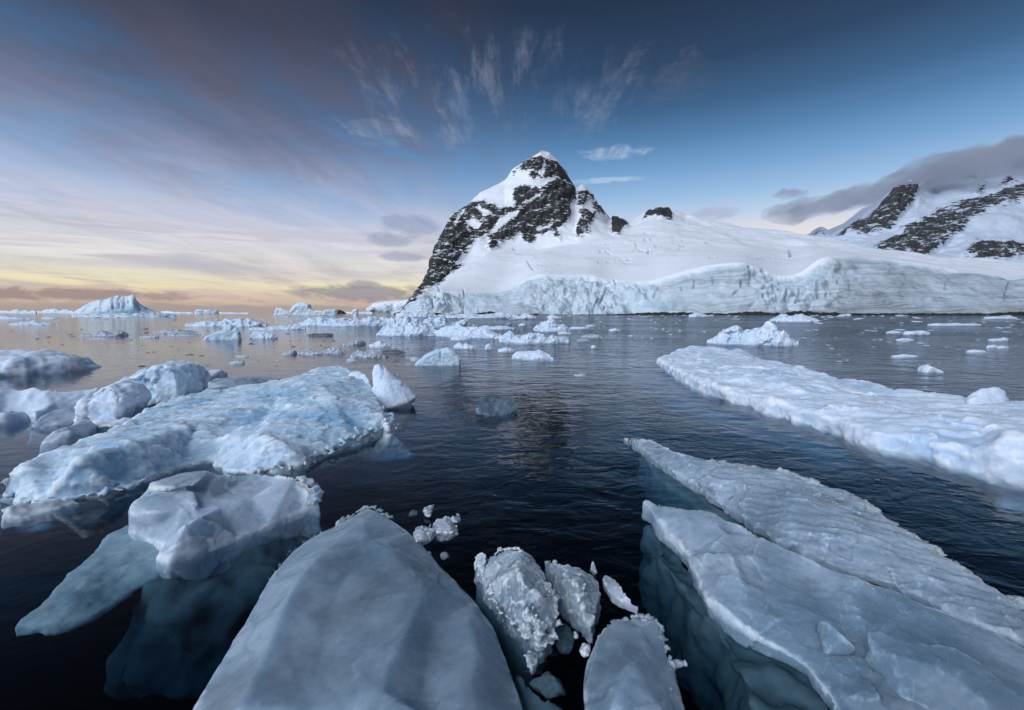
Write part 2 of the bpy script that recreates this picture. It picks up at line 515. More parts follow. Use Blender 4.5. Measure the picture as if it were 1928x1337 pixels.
def terrain_mat(name, tex_scale, rock_cols, snow_col, ice=True, dust=0.16):
    m, n = new_mat(name)
    pos = n.node('ShaderNodeNewGeometry').outputs['Position']
    at_r = n.node('ShaderNodeAttribute', attribute_name='rock').outputs['Fac']
    k = tex_scale
    nz = n.noise(n.mapping(pos, (1, 1, 1), (0, R(35), 0)), 0.16 * k, 8, 0.68, 0.4)
    nz2 = n.noise(n.mapping(pos, (0.35, 0.6, 1.7), (0, R(-32), 0)), 0.26 * k, 8, 0.74, 0.6)
    mixn = n.m('ADD', n.m('MULTIPLY', n.m('SUBTRACT', nz, 0.5), 0.8), n.m('MULTIPLY', n.m('SUBTRACT', nz2, 0.5), 2.1))
    gn = n.sep(n.node('ShaderNodeNewGeometry').outputs['Normal'])[2]
    ledge = n.m('MULTIPLY', n.smooth(n.m('ADD', gn, n.m('MULTIPLY', n.m('SUBTRACT', nz, 0.5), 0.5)), 0.42, 0.8), dust)
    rf = n.smooth(n.m('SUBTRACT', n.m('ADD', at_r, mixn), n.m('MULTIPLY', ledge, n.m('MULTIPLY', n.smooth(at_r, 0.3, 0.6), n.smooth(at_r, 1.3, 1.0)))), 0.42, 0.54)
    rn = n.noise(pos, 0.35 * k, 8, 0.7, 0.3)
    rock = n.mix(n.smooth(rn, 0.35, 0.68), rock_cols[0], rock_cols[1])
    rock = n.mix(n.smooth(n.noise(pos, 0.05 * k, 3, 0.5), 0.45, 0.62), rock, rock_cols[2])
    snow = n.mix(n.smooth(n.noise(pos, 0.03 * k, 5, 0.6), 0.35, 0.65), snow_col, tuple(c * 0.95 for c in snow_col[:3]) + (1,))
    colr = snow
    if ice:
        at_i = n.node('ShaderNodeAttribute', attribute_name='ice').outputs['Fac']
        at_d = n.node('ShaderNodeAttribute', attribute_name='dirt_shade').outputs['Fac']
        at_c = n.node('ShaderNodeAttribute', attribute_name='crack').outputs['Fac']
        xyz = n.sep(pos)
        wz = n.m('ADD', xyz[2], n.m('MULTIPLY', n.m('SUBTRACT', n.noise(n.mapping(pos, (0.02, 0.05, 0.05)), 1.0, 4, 0.55, 0.4), 0.5), 16.0))
        band = n.noise(n.vec(n.m('MULTIPLY', xyz[0], 0.012), 0.0, n.m('MULTIPLY', wz, 0.62)), 1.0, 5, 0.7, 0.25)
        icec = n.mix(n.smooth(n.noise(pos, 0.12, 6, 0.65, 0.3), 0.4, 0.66), (0.58, 0.69, 0.79, 1), (0.72, 0.79, 0.86, 1))
        icec = n.mix(n.m('MULTIPLY', n.smooth(n.noise(n.mapping(pos, (1, 1, 1), (0, 0, 0), (40, 3, 9)), 0.045, 4, 0.6), 0.56, 0.7), 0.55), icec, (0.40, 0.64, 0.76, 1))
        dirt_shade = n.m('MULTIPLY', n.smooth(band, 0.42, 0.66), at_d, clamp=True)
        icec = n.mix(n.m('MULTIPLY', at_d, 0.62, clamp=True), icec, (0.37, 0.42, 0.49, 1))  # broad grey: dirty ice, with dimming towards the frame edge painted in
        icec = n.mix(n.m('MULTIPLY', dirt_shade, 0.85), icec, (0.22, 0.24, 0.255, 1))
        big = n.noise(pos, 0.035, 5, 0.6, 0.5)
        ii = n.smooth(n.m('ADD', at_i, n.m('ADD', n.m('MULTIPLY', n.m('SUBTRACT', nz, 0.5), 0.7), n.m('MULTIPLY', n.m('SUBTRACT', big, 0.5), 1.6))), 0.25, 0.95)
        colr = n.mix(ii, colr, icec)
        colr = n.mix(n.m('MULTIPLY', at_c, 0.62, clamp=True), colr, (0.10, 0.20, 0.28, 1))
    colr = n.mix(rf, colr, rock)
    p = n.node('ShaderNodeBsdfPrincipled')
    n.put(p.inputs['Base Color'], colr)
    n.put(p.inputs['Roughness'], n.mix(rf, (0.6, 0.6, 0.6, 1), (0.85, 0.85, 0.85, 1)))
    p.inputs['Specular IOR Level'].default_value = 0.25
    nrm = n.bump(n.noise(pos, 0.5 * k, 7, 0.72), 0.55, 1.6 / k)
    n.put(p.inputs['Normal'], nrm)
    finish(n, p.outputs[0])
    return m


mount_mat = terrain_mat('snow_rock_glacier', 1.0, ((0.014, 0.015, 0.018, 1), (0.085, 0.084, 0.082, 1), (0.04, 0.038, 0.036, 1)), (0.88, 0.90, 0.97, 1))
far_mat = terrain_mat('far_shaded_snow_and_rock', 0.4, ((0.018, 0.02, 0.024, 1), (0.085, 0.084, 0.085, 1), (0.045, 0.043, 0.042, 1)), (0.56, 0.62, 0.74, 1), ice=False, dust=0.12)  # snow colour dimmed and blued to paint in the cloud's shade
shore_rock_mat, n = new_mat('wet_black_rock')
tcn = n.node('ShaderNodeNewGeometry').outputs['Position']
p = n.node('ShaderNodeBsdfPrincipled')
n.put(p.inputs['Base Color'], n.mix(n.smooth(n.noise(tcn, 0.9, 5, 0.65), 0.4, 0.7), (0.010, 0.010, 0.010, 1), (0.035, 0.030, 0.026, 1)))
p.inputs['Roughness'].default_value = 0.7
finish(n, p.outputs[0])
berg_mat = ice_mat('iceberg_ice', (0.60, 0.71, 0.82, 1), (0.76, 0.82, 0.89, 1), (0.42, 0.63, 0.80, 1), 0.07, 0.6, 0.0, 0.1,
                   [(6, 0.5, 0.5), (24, 0.2, 0.6)])


# ------------------------------------------------------------------ object helpers
def tag(o, label=None, cat=None, group=None, kind=None):
    if label:
        o['label'] = label
    if cat:
        o['category'] = cat
    if group:
        o['group'] = group
    if kind:
        o['kind'] = kind
    return o


def mesh_from(name, V, F, mat, parent=None, origin=None, smooth=True):
    V = np.asarray(V, float)
    if origin is None:
        origin = np.array([V[:, 0].mean(), V[:, 1].mean(), 0.0]) if parent is None else np.zeros(3)
    me = bpy.data.meshes.new(name)
    Vl = V - origin
    F = np.asarray(F)
    me.vertices.add(len(Vl))
    me.vertices.foreach_set('co', Vl.astype(np.float32).ravel())
    k = F.shape[1]
    me.loops.add(F.size)
    me.loops.foreach_set('vertex_index', F.astype(np.int32).ravel())
    me.polygons.add(len(F))
    me.polygons.foreach_set('loop_start', np.arange(0, F.size, k, dtype=np.int32))
    me.polygons.foreach_set('loop_total', np.full(len(F), k, dtype=np.int32))
    if smooth:
        me.polygons.foreach_set('use_smooth', np.ones(len(F), bool))
    me.update(calc_edges=True)
    me.validate()
    me.materials.append(mat)
    o = bpy.data.objects.new(name, me)
    COL.objects.link(o)
    o.location = origin
    if parent is not None:
        o.parent = parent
        o.location = np.array(origin) - np.array(parent.location)
    return o


def hull(pts):
    bm = bmesh.new()
    for q in pts:
        bm.verts.new(tuple(q))
    r = bmesh.ops.convex_hull(bm, input=bm.verts)
    loose = [v for v in bm.verts if not v.link_faces]
    bmesh.ops.delete(bm, geom=loose, context='VERTS')
    bmesh.ops.triangulate(bm, faces=bm.faces)
    bm.verts.index_update()
    V = np.array([v.co[:] for v in bm.verts])
    F = np.array([[l.vert.index for l in f.loops] for f in bm.faces])
    bm.free()
    return V, F


def slab(ring, inner=(), bottom=-0.35, flare=0.12, px=True, under=None):
    """closed body: a triangulated top through ring and inner points (pixel u, v and height z), sloping sides and a flat underside"""
    P = [at(u, v, z) for (u, v, z) in ring] if px else [np.array(q, float) for q in ring]
    Q = [at(u, v, z) for (u, v, z) in inner] if px else [np.array(q, float) for q in inner]
    A = np.array(P)
    area = 0.5 * np.sum(A[:, 0] * np.roll(A[:, 1], -1) - np.roll(A[:, 0], -1) * A[:, 1])
    if area < 0:
        P = P[::-1]
        A = A[::-1]
    nr = len(P)
    allp = np.array(P + Q)
    vv, ee, ff, ov, oe, of = delaunay_2d_cdt([Vector(q[:2]) for q in allp], [], [list(range(nr))], 1, 1e-5)
    V, n_in = [], len(allp)
    for i, v in enumerate(vv):
        src = ov[i]
        z = allp[src[0]][2] if src else 0.05
        V.append((v[0], v[1], z))
    for i, v in enumerate(vv):
        if not ov[i]:
            d = np.linalg.norm(allp[:, :2] - np.array(v[:2]), axis=1)
            k2 = np.argsort(d)[:2]
            V[i] = (v[0], v[1], float(allp[k2, 2].mean()))
    F = [list(f) for f in ff]
    nx = np.roll(A, -1, 0) - np.roll(A, 1, 0)
    nn = np.stack([nx[:, 1], -nx[:, 0]], 1)
    nn /= np.maximum(np.linalg.norm(nn, axis=1, keepdims=True), 1e-9)
    edges = {}
    for f in F:
        for a, c in zip(f, f[1:] + f[:1]):
            edges[(a, c)] = True
    rim_e = [(a, c) for (a, c) in edges if (c, a) not in edges]
    top_n = len(V)

    def lower(z0, dist):
        out = []
        for i in range(top_n):
            v = V[i]
            src = [q for q in ov[i] if q < nr]
            d = dist(v[2]) if src else 0
            out.append((v[0] + nn[src[0], 0] * d, v[1] + nn[src[0], 1] * d, z0(v[2])) if src else (v[0], v[1], z0(v[2])))
        return out
    layers = []
    if under is not None:
        layers.append(lower(lambda z: min(-0.02, z - 0.02), lambda z: flare * max(z, 0)))
        layers.append(lower(lambda z: bottom, lambda z: flare * max(z, 0) - under * (-bottom)))
    else:
        layers.append(lower(lambda z: bottom, lambda z: flare * (z - bottom)))
    allF = list(F)
    prev = 0
    for Lr in layers:
        off = len(V)
        V = V + Lr
        for a, c in rim_e:
            allF.append([prev + c, prev + a, off + a])
            allF.append([prev + c, off + a, off + c])
        prev = off
    allF += [[q + prev for q in f[::-1]] for f in F]
    return np.array(V), np.array(allF)


def silhouette(sil, Y, thick, scale_front=0.55, rise=0.0):
    """a lump: its outline (pixels) stands at distance Y, narrowing towards the front and the back"""
    P = np.array([dep(u, v, Y) for (u, v) in sil])
    c = P.mean(0)
    pts = list(P)
    for s, k in ((-1, scale_front), (1, 0.7)):
        q = c + (P - c) * k
        q[:, 1] += s * thick / 2
        q[:, 2] -= rise * (1 if s < 0 else 0)
        pts += list(q)
    return hull(pts)


def chunk(c, r, rng, flat=1.0):
    pts = []
    for i in range(11):
        d = np.array([rng.gauss(0, 1) for _ in range(3)])
        d /= np.linalg.norm(d)
        pts.append(np.array(c) + d * r * rng.uniform(0.7, 1.15) * np.array([1, 1, flat]))
    return hull(pts)


def crumbs(path, num, size, rng, spread=0.03, lift=0.0):
    P = [at(*q) for q in path]
    out = []
    for i in range(num):
        t = rng.uniform(0, len(P) - 1.001)
        k = int(t)
        c = P[k] * (1 - t + k) + P[k + 1] * (t - k)
        c = c + np.array([rng.gauss(0, spread), rng.gauss(0, spread), lift + rng.gauss(0, spread * 0.4)])
        out.append(chunk(c - np.array([0, 0, size * .1]), size * min(2.2, rng.lognormvariate(-.35, .5)), rng, 0.8))
    return out


def join(parts):
    V, F, o = [], [], 0
    for (v, f) in parts:
        V.append(v)
        F.append(f + o)
        o += len(v)
    return np.concatenate(V), np.concatenate(F)


def voxel(V, F, size):
    me = bpy.data.meshes.new('tmp')
    me.from_pydata([tuple(v) for v in V], [], [tuple(int(i) for i in f) for f in F])
    bm = bmesh.new()
    bm.from_mesh(me)
    bmesh.ops.recalc_face_normals(bm, faces=bm.faces)
    bm.to_mesh(me)
    bm.free()
    o = bpy.data.objects.new('tmp', me)
    COL.objects.link(o)
    md = o.modifiers.new('r', 'REMESH')
    md.mode = 'VOXEL'
    md.voxel_size = size
    dg = bpy.context.evaluated_depsgraph_get()
    ev = o.evaluated_get(dg)
    m2 = ev.to_mesh()
    nv, nf = len(m2.vertices), len(m2.polygons)
    co = np.empty(nv * 3, np.float32)
    m2.vertices.foreach_get('co', co)
    li = np.empty(len(m2.loops), np.int32)
    m2.loops.foreach_get('vertex_index', li)
    ev.to_mesh_clear()
    bpy.data.objects.remove(o)
    bpy.data.meshes.remove(me)
    return co.reshape(-1, 3).astype(float), li.reshape(-1, 4)


def relax(V, F, it, k=0.6):
    E = np.concatenate([F[:, [i, (i + 1) % F.shape[1]]] for i in range(F.shape[1])])
    cnt = np.bincount(E[:, 0], minlength=len(V)) + np.bincount(E[:, 1], minlength=len(V))
    cnt = np.maximum(cnt, 1)
    for _ in range(it):
        N = np.stack([np.bincount(E[:, 0], V[E[:, 1], a], len(V)) + np.bincount(E[:, 1], V[E[:, 0], a], len(V)) for a in range(3)], 1)
        V = V + k * (N / cnt[:, None] - V)
    return V


def normals(V, F):
    a = V[F[:, 2]] - V[F[:, 0]]
    c = V[F[:, -1]] - V[F[:, 1]]
    fn = np.cross(a, c)
    N = np.stack([sum(np.bincount(F[:, i], fn[:, k], len(V)) for i in range(F.shape[1])) for k in range(3)], 1)
    return N / np.maximum(np.linalg.norm(N, axis=1, keepdims=True), 1e-12)


def roughen(V, F, specs, seed):
    """displace along the normals: lumps, facets, scallops, streaks and grain"""
    for s in specs:
        N = normals(V, F)
        kind, sc, amp = s[0], s[1], s[2]
        if kind == 'lump':
            d = fbm(V / sc, 3, 0.5, seed) * amp
        elif kind == 'cell':
            d = (0.55 - worley(V / sc + fbm(V / sc * 0.7, 2, 0.5, seed + 3)[:, None] * 0.5, seed)[0]) * amp
        elif kind == 'scallop':
            d = (worley(V / sc, seed)[0] ** 2 - 0.25) * amp
        elif kind == 'ridge':
            d = (ridged(V / sc, 4, 0.55, seed) - 0.6) * amp
        elif kind == 'grain':
            d = fbm(V / sc, 3, 0.65, seed + 9) * amp
        elif kind == 'plane':
            Pq = V / sc + fbm(V / sc * 1.3, 2, 0.5, seed + 3)[:, None] * 0.15
            I = np.floor(Pq).astype(np.int64)
            best = np.full(len(V), 9.0)
            d = np.zeros(len(V))
            for x in (-1, 0, 1):
                for y in (-1, 0, 1):
                    for z in (-1, 0, 1):
                        c = I + np.array([x, y, z])
                        hh = _h(c[:, 0], c[:, 1], c[:, 2], seed)
                        h2 = _h(c[:, 1], c[:, 2], c[:, 0], seed + 7)
                        q = np.stack([(hh & 1023) / 1023., ((hh >> 10) & 1023) / 1023., ((hh >> 20) & 1023) / 1023.], 1)
                        w = np.stack([(h2 & 1023) / 511.5 - 1, ((h2 >> 10) & 1023) / 511.5 - 1, ((h2 >> 20) & 1023) / 511.5 - 1], 1)
                        r_ = c + q - Pq
                        dd = np.linalg.norm(r_, axis=1)
                        m_ = dd < best
                        best = np.where(m_, dd, best)
                        d = np.where(m_, -np.sum(r_ * w, axis=1), d)
            d = np.clip(d, -.8, .8) * amp
        elif kind == 'streak':
            ang, st = s[3], s[4]
            c, sn = math.cos(ang), math.sin(ang)
            x = (V[:, 0] * c + V[:, 1] * sn) / (sc * st)
            y = (-V[:, 0] * sn + V[:, 1] * c) / sc
            d = ridged(np.stack([x, y, V[:, 2] / sc], 1), 3, 0.5, seed) * amp - amp * 0.6
        V = V + N * d[:, None]
        seed += 101
    return V


def add_attr(o, name, vals):
    a = o.data.attributes.new(name, 'FLOAT', 'POINT')
    a.data.foreach_set('value', np.asarray(vals, np.float32))


def ice_body(name, parts, vox, specs, mat, parent=None, smooth_it=5, seed=1, outline=None, frost=0.05):
    V, F = join(parts)
    V, F = voxel(V, F, vox)
    V = relax(V, F, smooth_it)
    V = roughen(V, F, specs, seed)
    o = mesh_from(name, V, F, mat, parent)
    N = normals(V, F)
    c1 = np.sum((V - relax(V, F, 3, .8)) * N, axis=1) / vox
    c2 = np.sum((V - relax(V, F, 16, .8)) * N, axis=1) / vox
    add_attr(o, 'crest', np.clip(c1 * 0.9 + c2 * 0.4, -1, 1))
    if outline is not None:
        P = np.array([at(*q)[:2] for q in outline])
        d = np.full(len(V), 9.0)
        for a, c in zip(P[:-1], P[1:]):
            e = c - a
            q = V[:, :2] - a
            t = np.clip(q @ e / max(e @ e, 1e-9), 0, 1)
            d = np.minimum(d, np.linalg.norm(q - t[:, None] * e, axis=1))
        d = d + 0.02 * np.clip(fbm(V / 0.35, 3, .6, seed + 6) + .1, 0, 1) * 3
        w = 0.6 + 0.8 * fbm(V / 0.12, 4, .6, seed + 5)
        add_attr(o, 'edge', np.clip(np.exp(-d / (frost * np.clip(w, .15, 2))), 0, 1) * (V[:, 2] > -.03))
    return o


def rim(parent, name, paths, mat, seed, vox=0.008):
    rr = random.Random(seed)
    parts = []
    for (path, num, size, spread) in paths:
        parts += crumbs(path, num, size, rr, spread)
    o = ice_body(name, parts, vox, [('plane', .03, .008), ('plane', .014, .003)], mat, parent, 0, seed)
    o.data.attributes.remove(o.data.attributes['crest'])
    return tag(o, kind='stuff')


def thing(name, loc, label, cat, group=None):
    o = bpy.data.objects.new(name, None)
    o.empty_display_size = 0.2
    COL.objects.link(o)
    o.location = loc
    return tag(o, label, cat, group)


# ================================================================== SETTING
# ------------------------------------------------------------------ sea
SEA = 24000.0
bm = bmesh.new()
bmesh.ops.create_cube(bm, size=1.0)
for v in bm.verts:
    v.co.x *= 2 * SEA
    v.co.y *= 2 * SEA
    v.co.z = 0.0 if v.co.z > 0 else -40.0
me = bpy.data.meshes.new('sea_water')
bm.to_mesh(me)
bm.free()
me.materials.append(water_mat)
sea = bpy.data.objects.new('sea_water', me)
COL.objects.link(sea)
tag(sea, kind='structure')


# ------------------------------------------------------------------ terrain lofts
def poly_sd(U, Vv, poly):
    """signed distance (pixels) to a polygon, positive inside"""
    P = np.array(poly, float)
    q = np.stack([U, Vv], 1)
    inside = np.zeros(len(q), bool)
    dmin = np.full(len(q), 1e9)
    n_ = len(P)
    for i in range(n_):
        a, c = P[i], P[(i + 1) % n_]
        e = c - a
        w = q - a
        t = np.clip((w @ e) / max(e @ e, 1e-9), 0, 1)
        dmin = np.minimum(dmin, np.linalg.norm(w - t[:, None] * e, axis=1))
        cond = ((a[1] > q[:, 1]) != (c[1] > q[:, 1]))
        with np.errstate(divide='ignore', invalid='ignore'):
            xi = a[0] + (q[:, 1] - a[1]) * e[0] / (e[1] if e[1] != 0 else 1e-9)
        inside ^= cond & (q[:, 0] < xi)
    return np.where(inside, dmin, -dmin)


def line(pts, soft=0.0):
    a = np.array(pts, float)
    if not soft:
        return lambda u: np.interp(u, a[:, 0], a[:, 1])
    o_ = np.linspace(-2.2, 2.2, 15)
    w_ = np.exp(-o_ ** 2 / 2)
    w_ /= w_.sum()
    return lambda u: sum(w * np.interp(np.asarray(u) + q * soft, a[:, 0], a[:, 1]) for q, w in zip(o_, w_))


def project_back(P):
    c, s = math.cos(PITCH), math.sin(PITCH)
    x, y, z = P[:, 0], P[:, 1], P[:, 2] - CAMH
    f = y * c - z * s
    up = y * s + z * c
    return PW / 2 + FPX * x / f, PH / 2 - FPX * up / f


def loft(us, knots, rows, back):
    """columns of terrain: knots = [(v(u), Y(u))...] from the water to the skyline, then back slope [(dY, z factor)]"""
    us = np.array(us)
    nk = len(knots)
    KP = []
    for (fv, fy) in knots:
        vv = fv(us)
        yy = fy(us)
        KP.append(np.array([dep(u, v, y) for u, v, y in zip(us, vv, yy)]))
    top = KP[-1]
    for (dY, kz, shift) in back:
        q = top.copy()
        q[:, 1] += dY
        q[:, 0] += shift
        q[:, 2] = top[:, 2] * kz + (-8 if kz == 0 else 0)
        KP.append(q)
    rowsP, rowT = [], []
    for k in range(len(KP) - 1):
        nseg = rows[k]
        for i in range(nseg):
            t = i / nseg
            p0 = KP[max(k - 1, 0)]
            p1, p2 = KP[k], KP[k + 1]
            p3 = KP[min(k + 2, len(KP) - 1)]
            rowsP.append(p1 + (p2 - p1) * t)
            rowT.append(k + t)
    rowsP.append(KP[-1])
    rowT.append(len(KP) - 1)
    G = np.array(rowsP)                       # rows x cols x 3
    T = np.repeat(np.array(rowT)[:, None], len(us), 1)
    U = np.repeat(us[None, :], len(rowT), 0)
    nr, nc = G.shape[:2]
    ii = np.arange(nr * nc).reshape(nr, nc)
    F = np.stack([ii[:-1, :-1].ravel(), ii[:-1, 1:].ravel(), ii[1:, 1:].ravel(), ii[1:, :-1].ravel()], 1)
    return G.reshape(-1, 3), F, T.ravel(), U.ravel()


def add_attr(o, name, vals):
    a = o.data.attributes.new(name, 'FLOAT', 'POINT')
    a.data.foreach_set('value', np.asarray(vals, np.float32))


# main mountain with its glacier
SKY = [(735, 590), (752, 587), (775, 560), (800, 530), (811, 506), (815, 482), (822, 460), (838, 425), (850, 405), (866, 393), (885, 380), (905, 364),
       (930, 350), (950, 340), (965, 322), (985, 302), (1003, 287), (1018, 281), (1035, 287), (1050, 300), (1062, 320), (1075, 342),
       (1083, 354), (1090, 352), (1096, 348), (1102, 350), (1112, 360), (1128, 385), (1145, 408), (1152, 414), (1160, 410), (1178, 415), (1186, 420),
       (1200, 411), (1215, 402), (1232, 393), (1245, 390), (1270, 397), (1290, 408), (1330, 415), (1400, 425), (1460, 432), (1528, 443),
       (1600, 456), (1660, 472), (1750, 481), (1850, 488), (1928, 495), (2100, 508), (2300, 520)]
TOP = [(735, 592), (752, 589.5), (765, 577), (786, 553), (827, 547), (877, 550), (945, 551), (968, 541), (996, 522), (1018, 515), (1060, 519), (1121, 516), (1134, 526),
       (1180, 531), (1229, 529), (1279, 513), (1338, 499), (1403, 493), (1440, 512), (1480, 522), (1515, 512), (1530, 492), (1548, 484), (1607, 481), (1658, 486), (1745, 497),
       (1824, 513), (1899, 529), (1935, 522), (2100, 530), (2300, 540)]
MID = [(735, 591), (752, 588), (775, 566), (800, 548), (830, 528), (866, 503), (900, 474), (930, 470), (960, 470), (1000, 470), (1050, 462), (1100, 452), (1150, 445), (1200, 440),
       (1260, 438), (1330, 446), (1400, 455), (1480, 466), (1540, 466), (1607, 470), (1658, 479), (1745, 489), (1824, 500), (1899, 511), (1935, 508), (2300, 530)]
f_sky, f_top, f_mid = line(SKY), line(TOP, 13), line(MID, 20)
y_sh = line([(735, 330), (760, 318), (800, 305), (1000, 295), (1300, 285), (1480, 268), (1560, 266), (1620, 270), (1800, 262), (2300, 240)], 16)
y_top = lambda u: y_sh(u) + line([(735, 2), (760, 4), (800, 14), (900, 34), (960, 44), (1020, 34), (1130, 40), (1200, 32), (1400, 18), (1480, 34), (1560, 26), (1640, 40), (1800, 46), (2300, 40)], 26)(u)
y_mid = line([(735, 336), (760, 330), (800, 370), (870, 440), (1000, 480), (1300, 470), (1600, 430), (1900, 350), (2300, 330)], 30)
y_sky = line([(735, 340), (760, 338), (800, 400), (820, 470), (870, 540), (1018, 600), (1085, 620), (1150, 640), (1245, 640), (1330, 620), (1600, 520), (1928, 400), (2300, 380)], 22)
v_w = lambda u: np.array([PH / 2 - FPX * ((y * math.sin(PITCH) + (-1.0 - CAMH) * math.cos(PITCH)) / (y * math.cos(PITCH) - (-1.0 - CAMH) * math.sin(PITCH))) for y in y_sh(u)])
us = np.concatenate([np.linspace(736, 900, 130), np.linspace(901.2, 1160, 190), np.linspace(1162, 1940, 400), np.linspace(1950, 2290, 40)])
V, F, T, U = loft(us, [(v_w, y_sh), (f_top, y_top), (f_mid, y_mid), (f_sky, y_sky)], [70, 60, 110, 8, 10], [(70, 0.82, 0), (420, 0.0, 0)])
_, VV = project_back(V)
ROCK = [[(745, 592), (775, 556), (798, 528), (808, 505), (812, 480), (819, 458), (835, 423), (848, 402), (873, 386), (884, 379), (893, 380), (911, 377), (920, 385), (930, 383), (940, 393), (953, 392), (966, 394),
         (972, 385), (966, 372), (968, 358), (978, 350), (998, 353), (1016, 355), (1039, 341), (1046, 334), (1060, 340), (1069, 346), (1081, 350), (1083, 374), (1070, 386), (1076, 398), (1072, 411),
         (1057, 428), (1049, 429), (1054, 438), (1054, 451), (1044, 446), (1043, 435), (1037, 434), (1021, 444), (1011, 443), (1006, 456), (996, 459), (983, 451), (984, 443), (978, 441), (966, 451), (951, 448), (943, 456),
         (923, 452), (918, 444), (895, 454), (866, 483), (845, 515), (820, 538), (790, 560), (765, 580)],
        [(1000, 295), (984, 305), (964, 330), (978, 318), (986, 323), (1003, 323), (994, 333), (1006, 338), (1033, 335), (1046, 331), (1056, 341), (1072, 346), (1081, 350), (1069, 331), (1057, 311), (1047, 303), (1033, 301), (1028, 299), (1016, 294)],
        [(1087, 363), (1106, 357), (1121, 375), (1106, 376), (1096, 386), (1087, 384)],
        [(1114, 383), (1123, 376), (1130, 393), (1146, 411), (1132, 403), (1120, 396)],
        [(1094, 403), (1089, 393), (1106, 396), (1120, 401), (1116, 416), (1106, 423), (1111, 436), (1101, 439), (1087, 448), (1084, 436), (1089, 419)],
        [(1158, 411), (1182, 421), (1166, 440), (1151, 435), (1151, 416)],
        [(1211, 413), (1222, 398), (1244, 389), (1264, 402), (1264, 413), (1248, 411), (1231, 406)],
        [(845, 513), (855, 500), (872, 497), (869, 505), (852, 513)],
        [(918, 461), (935, 456), (938, 462), (925, 466)]]
HOLES = [[(875, 423), (891, 412), (910, 421), (901, 429), (886, 428)], [(901, 386), (926, 403), (913, 408), (896, 392)], [(871, 392), (876, 393), (857, 423), (852, 424)],
         [(940, 414), (963, 403), (979, 400), (973, 411), (950, 424), (922, 444), (918, 444)], [(984, 385), (1012, 368), (1022, 359), (1020, 366), (1000, 380)],
         [(1008, 434), (1040, 424), (1034, 431), (1012, 438)], [(1014, 325), (1024, 303), (1026, 306), (1022, 333), (1018, 334)], [(800, 528), (806, 518), (806, 508), (799, 520)]]
sd = np.full(len(V), -1e9)
for pg in ROCK:
    sd = np.maximum(sd, poly_sd(U, VV, pg))
for pg in HOLES:
    sd = np.minimum(sd, -poly_sd(U, VV, pg) * 1.2)
rock = np.clip(0.5 + sd / 12.0, 0, 0.75)
for pg in ROCK[5:]:
    rock = np.maximum(rock, np.clip(0.6 + poly_sd(U, VV, pg) / 6.0, 0, 1.35))
front = np.clip((3.02 - T) / 0.04, 0, 1)
rock = rock * front + (1 - front) * 0.25
ice = np.clip((1.06 - T) / 0.22, 0, 1)
tt = np.clip(T, 0, 1)
N = normals(V, F)
N[N[:, 2] < 0] *= 1
flip = np.sign(np.sum(N * np.array([0, -0.7, 0.7]), axis=1).mean())
N *= flip
rk = np.clip(rock * 1.4 - 0.2, 0, 1)
Q = V / np.array([1.0, 1.0, 1.0])
c35, s35 = math.cos(R(50)), math.sin(R(50))
QS = np.stack([(V[:, 0] * c35 + V[:, 2] * s35) / 46.0, V[:, 1] / 60.0, (-V[:, 0] * s35 + V[:, 2] * c35) / 16.0], 1)
edge_fade = np.clip((U - 748) / 60.0, 0.12, 1)
disp = rk * ((ridged(QS, 5, 0.56, 5) - 0.7) * 2.8 + fbm(V / 11.0, 4, 0.66, 8) * 3.2 + 0.8) * np.clip((3.0 - T) / 0.12, 0.15, 1)
disp += (1 - rk) * (1 - ice) * np.clip(T - 1, 0, 1) * (fbm(V / np.array([60., 60., 30.]), 4, 0.45, 21) * 4.5)
ser = np.exp(-((U - 1490) / 75.0) ** 2) + 0.9 * np.exp(-((U - 820) / 55.0) ** 2) + 0.8 * np.exp(-((U - 1150) / 70.0) ** 2) + 0.5 * np.exp(-((U - 1030) / 60.0) ** 2) + 0.08
w1, w2 = worley(V / np.array([9.0, 9.0, 12.0]) + fbm(V / 14.0, 2, 0.5, 4)[:, None] * 0.4, 31)
icemid = ice * np.clip(tt * 6, 0, 1) * np.clip((1.02 - tt) * 6, 0.2, 1)
disp += icemid * (ser * ((w2 - w1) * 6.0 - 2.6 + fbm(V / 10.0, 4, 0.6, 41) * 5.0) * 0.85 + fbm(V / 45.0, 4, 0.5, 41) * 6.0 + ridged(V / np.array([60., 60., 6.]), 3, 0.5, 47) * 0.8)
disp *= edge_fade
crack = np.zeros(len(V))
CR = [(1206, 546, 1198, 534, 3), (1218, 560, 1216, 540, 1.6), (1305, 542, 1307, 525, 1.6), (1342, 534, 1341, 520, 2.0), (1284, 545, 1282, 538, 1.6), (1395, 540, 1396, 532, 3), (1414, 520, 1411, 502, 4),
      (1465, 550, 1460, 538, 3.4), (1443, 548, 1434, 546, 3), (1480, 565, 1476, 548, 2.2), (1440, 582, 1430, 560, 1.4), (1578, 534, 1576, 528, 2), (1668, 520, 1672, 514, 2), (1540, 588, 1536, 570, 1.6),
      (1488, 480, 1487, 471, 4), (1850, 494, 1852, 498, 3), (1004, 508, 994, 494, 1.6), (1160, 535, 1157, 528, 2.4), (1440, 515, 1436, 508, 4), (1520, 560, 1498, 566, 2.5), (1778, 548, 1776, 538, 1.6), (1895, 535, 1888, 570, 2.0),
      (1500, 560, 1505, 545, 2), (1545, 555, 1535, 525, 3), (1131, 560, 1140, 548, 2), (1120, 570, 1126, 560, 2), (840, 575, 834, 560, 1.6), (815, 580, 812, 560, 1.6), (1380, 555, 1390, 545, 2), (1230, 560, 1240, 540, 1.4)]
rc = random.Random(3)
